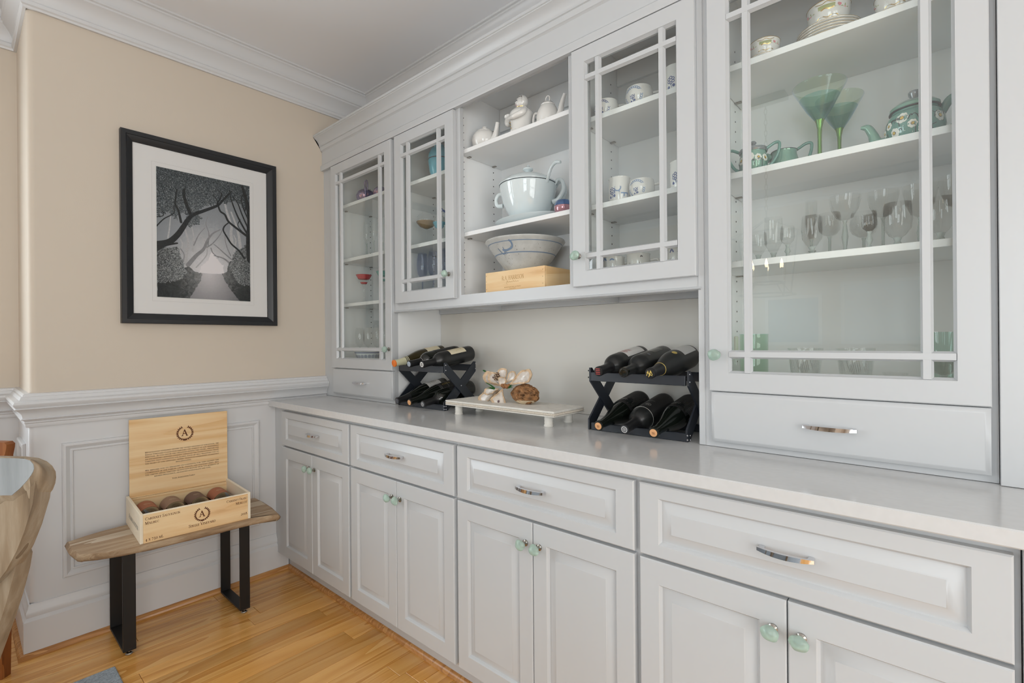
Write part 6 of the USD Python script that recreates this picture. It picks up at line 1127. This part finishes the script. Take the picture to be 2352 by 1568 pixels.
for s in (-.38, -.03): obj('front_leg', prism(cp_(O2, [(s, 0), (s + .035, 0), (s + .035, .44), (s, .44)], -0.37), cp_(O2, [(s, 0), (s + .035, 0), (s + .035, .44), (s, .44)], -0.335)), 'chair_brown', c2, 25)
ta = thing('dining_table', 'long wooden dining table behind the viewer under the chandelier', 'table', (1.85, -2.55, 0))
obj('tabletop', box(0.95, 2.75, -3.02, -2.08, 0.715, 0.76, 0.006), 'table_wood', ta, False)
for x in (1.25, 2.35): lg = obj('leg', merge(box(x - .05, x + .05, -2.62, -2.48, 0.06, 0.715, .004), box(x - .06, x + .06, -2.95, -2.15, 0.0095, 0.07, .006)), 'table_wood', ta, False)
rg = thing('rug', 'grey-blue woven rug corner on the oak floor', 'rug', (1.8, -2.4, 0)); obj('pile', box(0.358, 3.3, -3.5, -1.339, 0.0004, 0.0095, 0.003), 'rug_blue', rg, False)
# ------------------------------------------------------------------ chandelier over the table and prints on the far wall (seen in the door glass)
CX, CY = 1.866, -2.287
cd_ = thing('chandelier', 'open lantern chandelier with six candle bulbs, mirrored in the hutch glass', 'chandelier', (CX, CY, CEIL))
obj('canopy', box(CX - .12, CX + .12, CY - .05, CY + .05, CEIL - .03, CEIL - .0002, .003), 'chandelier_metal', cd_, False)
lk = []
for i, z in enumerate(np.arange(1.99, 2.70, 0.034)): lk.append(tube([(CX + (0.008 * math.cos(a) if i % 2 else 0), CY + (0 if i % 2 else 0.008 * math.cos(a)), z + .02 + .021 * math.sin(a)) for a in np.linspace(0, 2 * PI, 13)], .0022, 5))
obj('chain', merge(*lk), 'chandelier_metal', cd_, 50, kind='stuff')
obj('hub', lathe([(0, 1.955), (.016, 1.96), (.02, 1.972), (.010, 1.99), (0, 1.995)], 20)[0] + np.array([CX, CY, 0]) if False else xf(lathe([(0, 1.955), (.016, 1.96), (.02, 1.972), (.010, 1.99), (0, 1.995)], 20), T(CX, CY, 0)), 'chandelier_metal', cd_, 50)
def ring8(r, z, w): return tube([(CX + r * math.cos(a), CY + r * math.sin(a), z) for a in np.linspace(PI / 8, 2 * PI + PI / 8, 9)], w, 6)
for r, z in ((.205, 1.872), (.150, 1.80), (.160, 1.50), (.095, 1.575)): obj('ring', ring8(r, z, .006), 'chandelier_metal', cd_, 50)
for k in range(4):
    a = PI / 8 + k * PI / 2; c_, s_ = math.cos(a), math.sin(a)
    obj('arm', tube([(CX + .012 * c_, CY + .012 * s_, 1.972), (CX + .205 * c_, CY + .205 * s_, 1.872), (CX + .160 * c_, CY + .160 * s_, 1.50), (CX + .095 * c_, CY + .095 * s_, 1.575)], .005, 6), 'chandelier_metal', cd_, 50)
for k in range(6):
    a = k * PI / 3 + .3; x, y = CX + .095 * math.cos(a), CY + .095 * math.sin(a)
    c_ = obj('candle', xf(lathe([(0, 0), (.018, 0), (.018, .004), (.0075, .006), (.0075, .085), (0, .085)], 16), T(x, y, 1.578)), 'candle_sleeve', cd_, 40)
    obj('bulb', xf(lathe([(0, .0855), (.006, .0865), (.0105, .102), (.007, .122), (.002, .138), (0, .141)], 16), T(x, y, 1.578)), 'flame', c_, 60)
mat('print_sea', L(150, 170, 184), 0.7, var=(3.0, 0.25)); mat('print_pale2', L(206, 208, 210), 0.8, var=(4.0, 0.06))
for x0_, x1_, z0_, z1_, m_, lab in ((1.35, 1.79, 1.19, 1.62, 'print_sea', 'pale framed sea print on the wall behind the table'), (2.0, 2.54, 1.20, 1.72, 'print_pale2', 'pale framed print beside the sea print on the wall behind the table')):
    t_ = thing('wall_print', lab, 'picture', ((x0_ + x1_) / 2, ROOM_Y, z0_)); y = ROOM_Y
    fr2 = [[(x0_ - i, y + d, z0_ - i), (x0_ - i, y + d, z1_ + i), (x1_ + i, y + d, z1_ + i), (x1_ + i, y + d, z0_ - i)] for i, d in ((0, .002), (.03, .002), (.03, .022), (0, .022), (0, .002))]
    obj('frame', rings(fr2, False, False), 'label_white', t_, 25); obj('print', box(x0_, x1_, y + .001, y + .008, z0_, z1_), m_, t_, False)
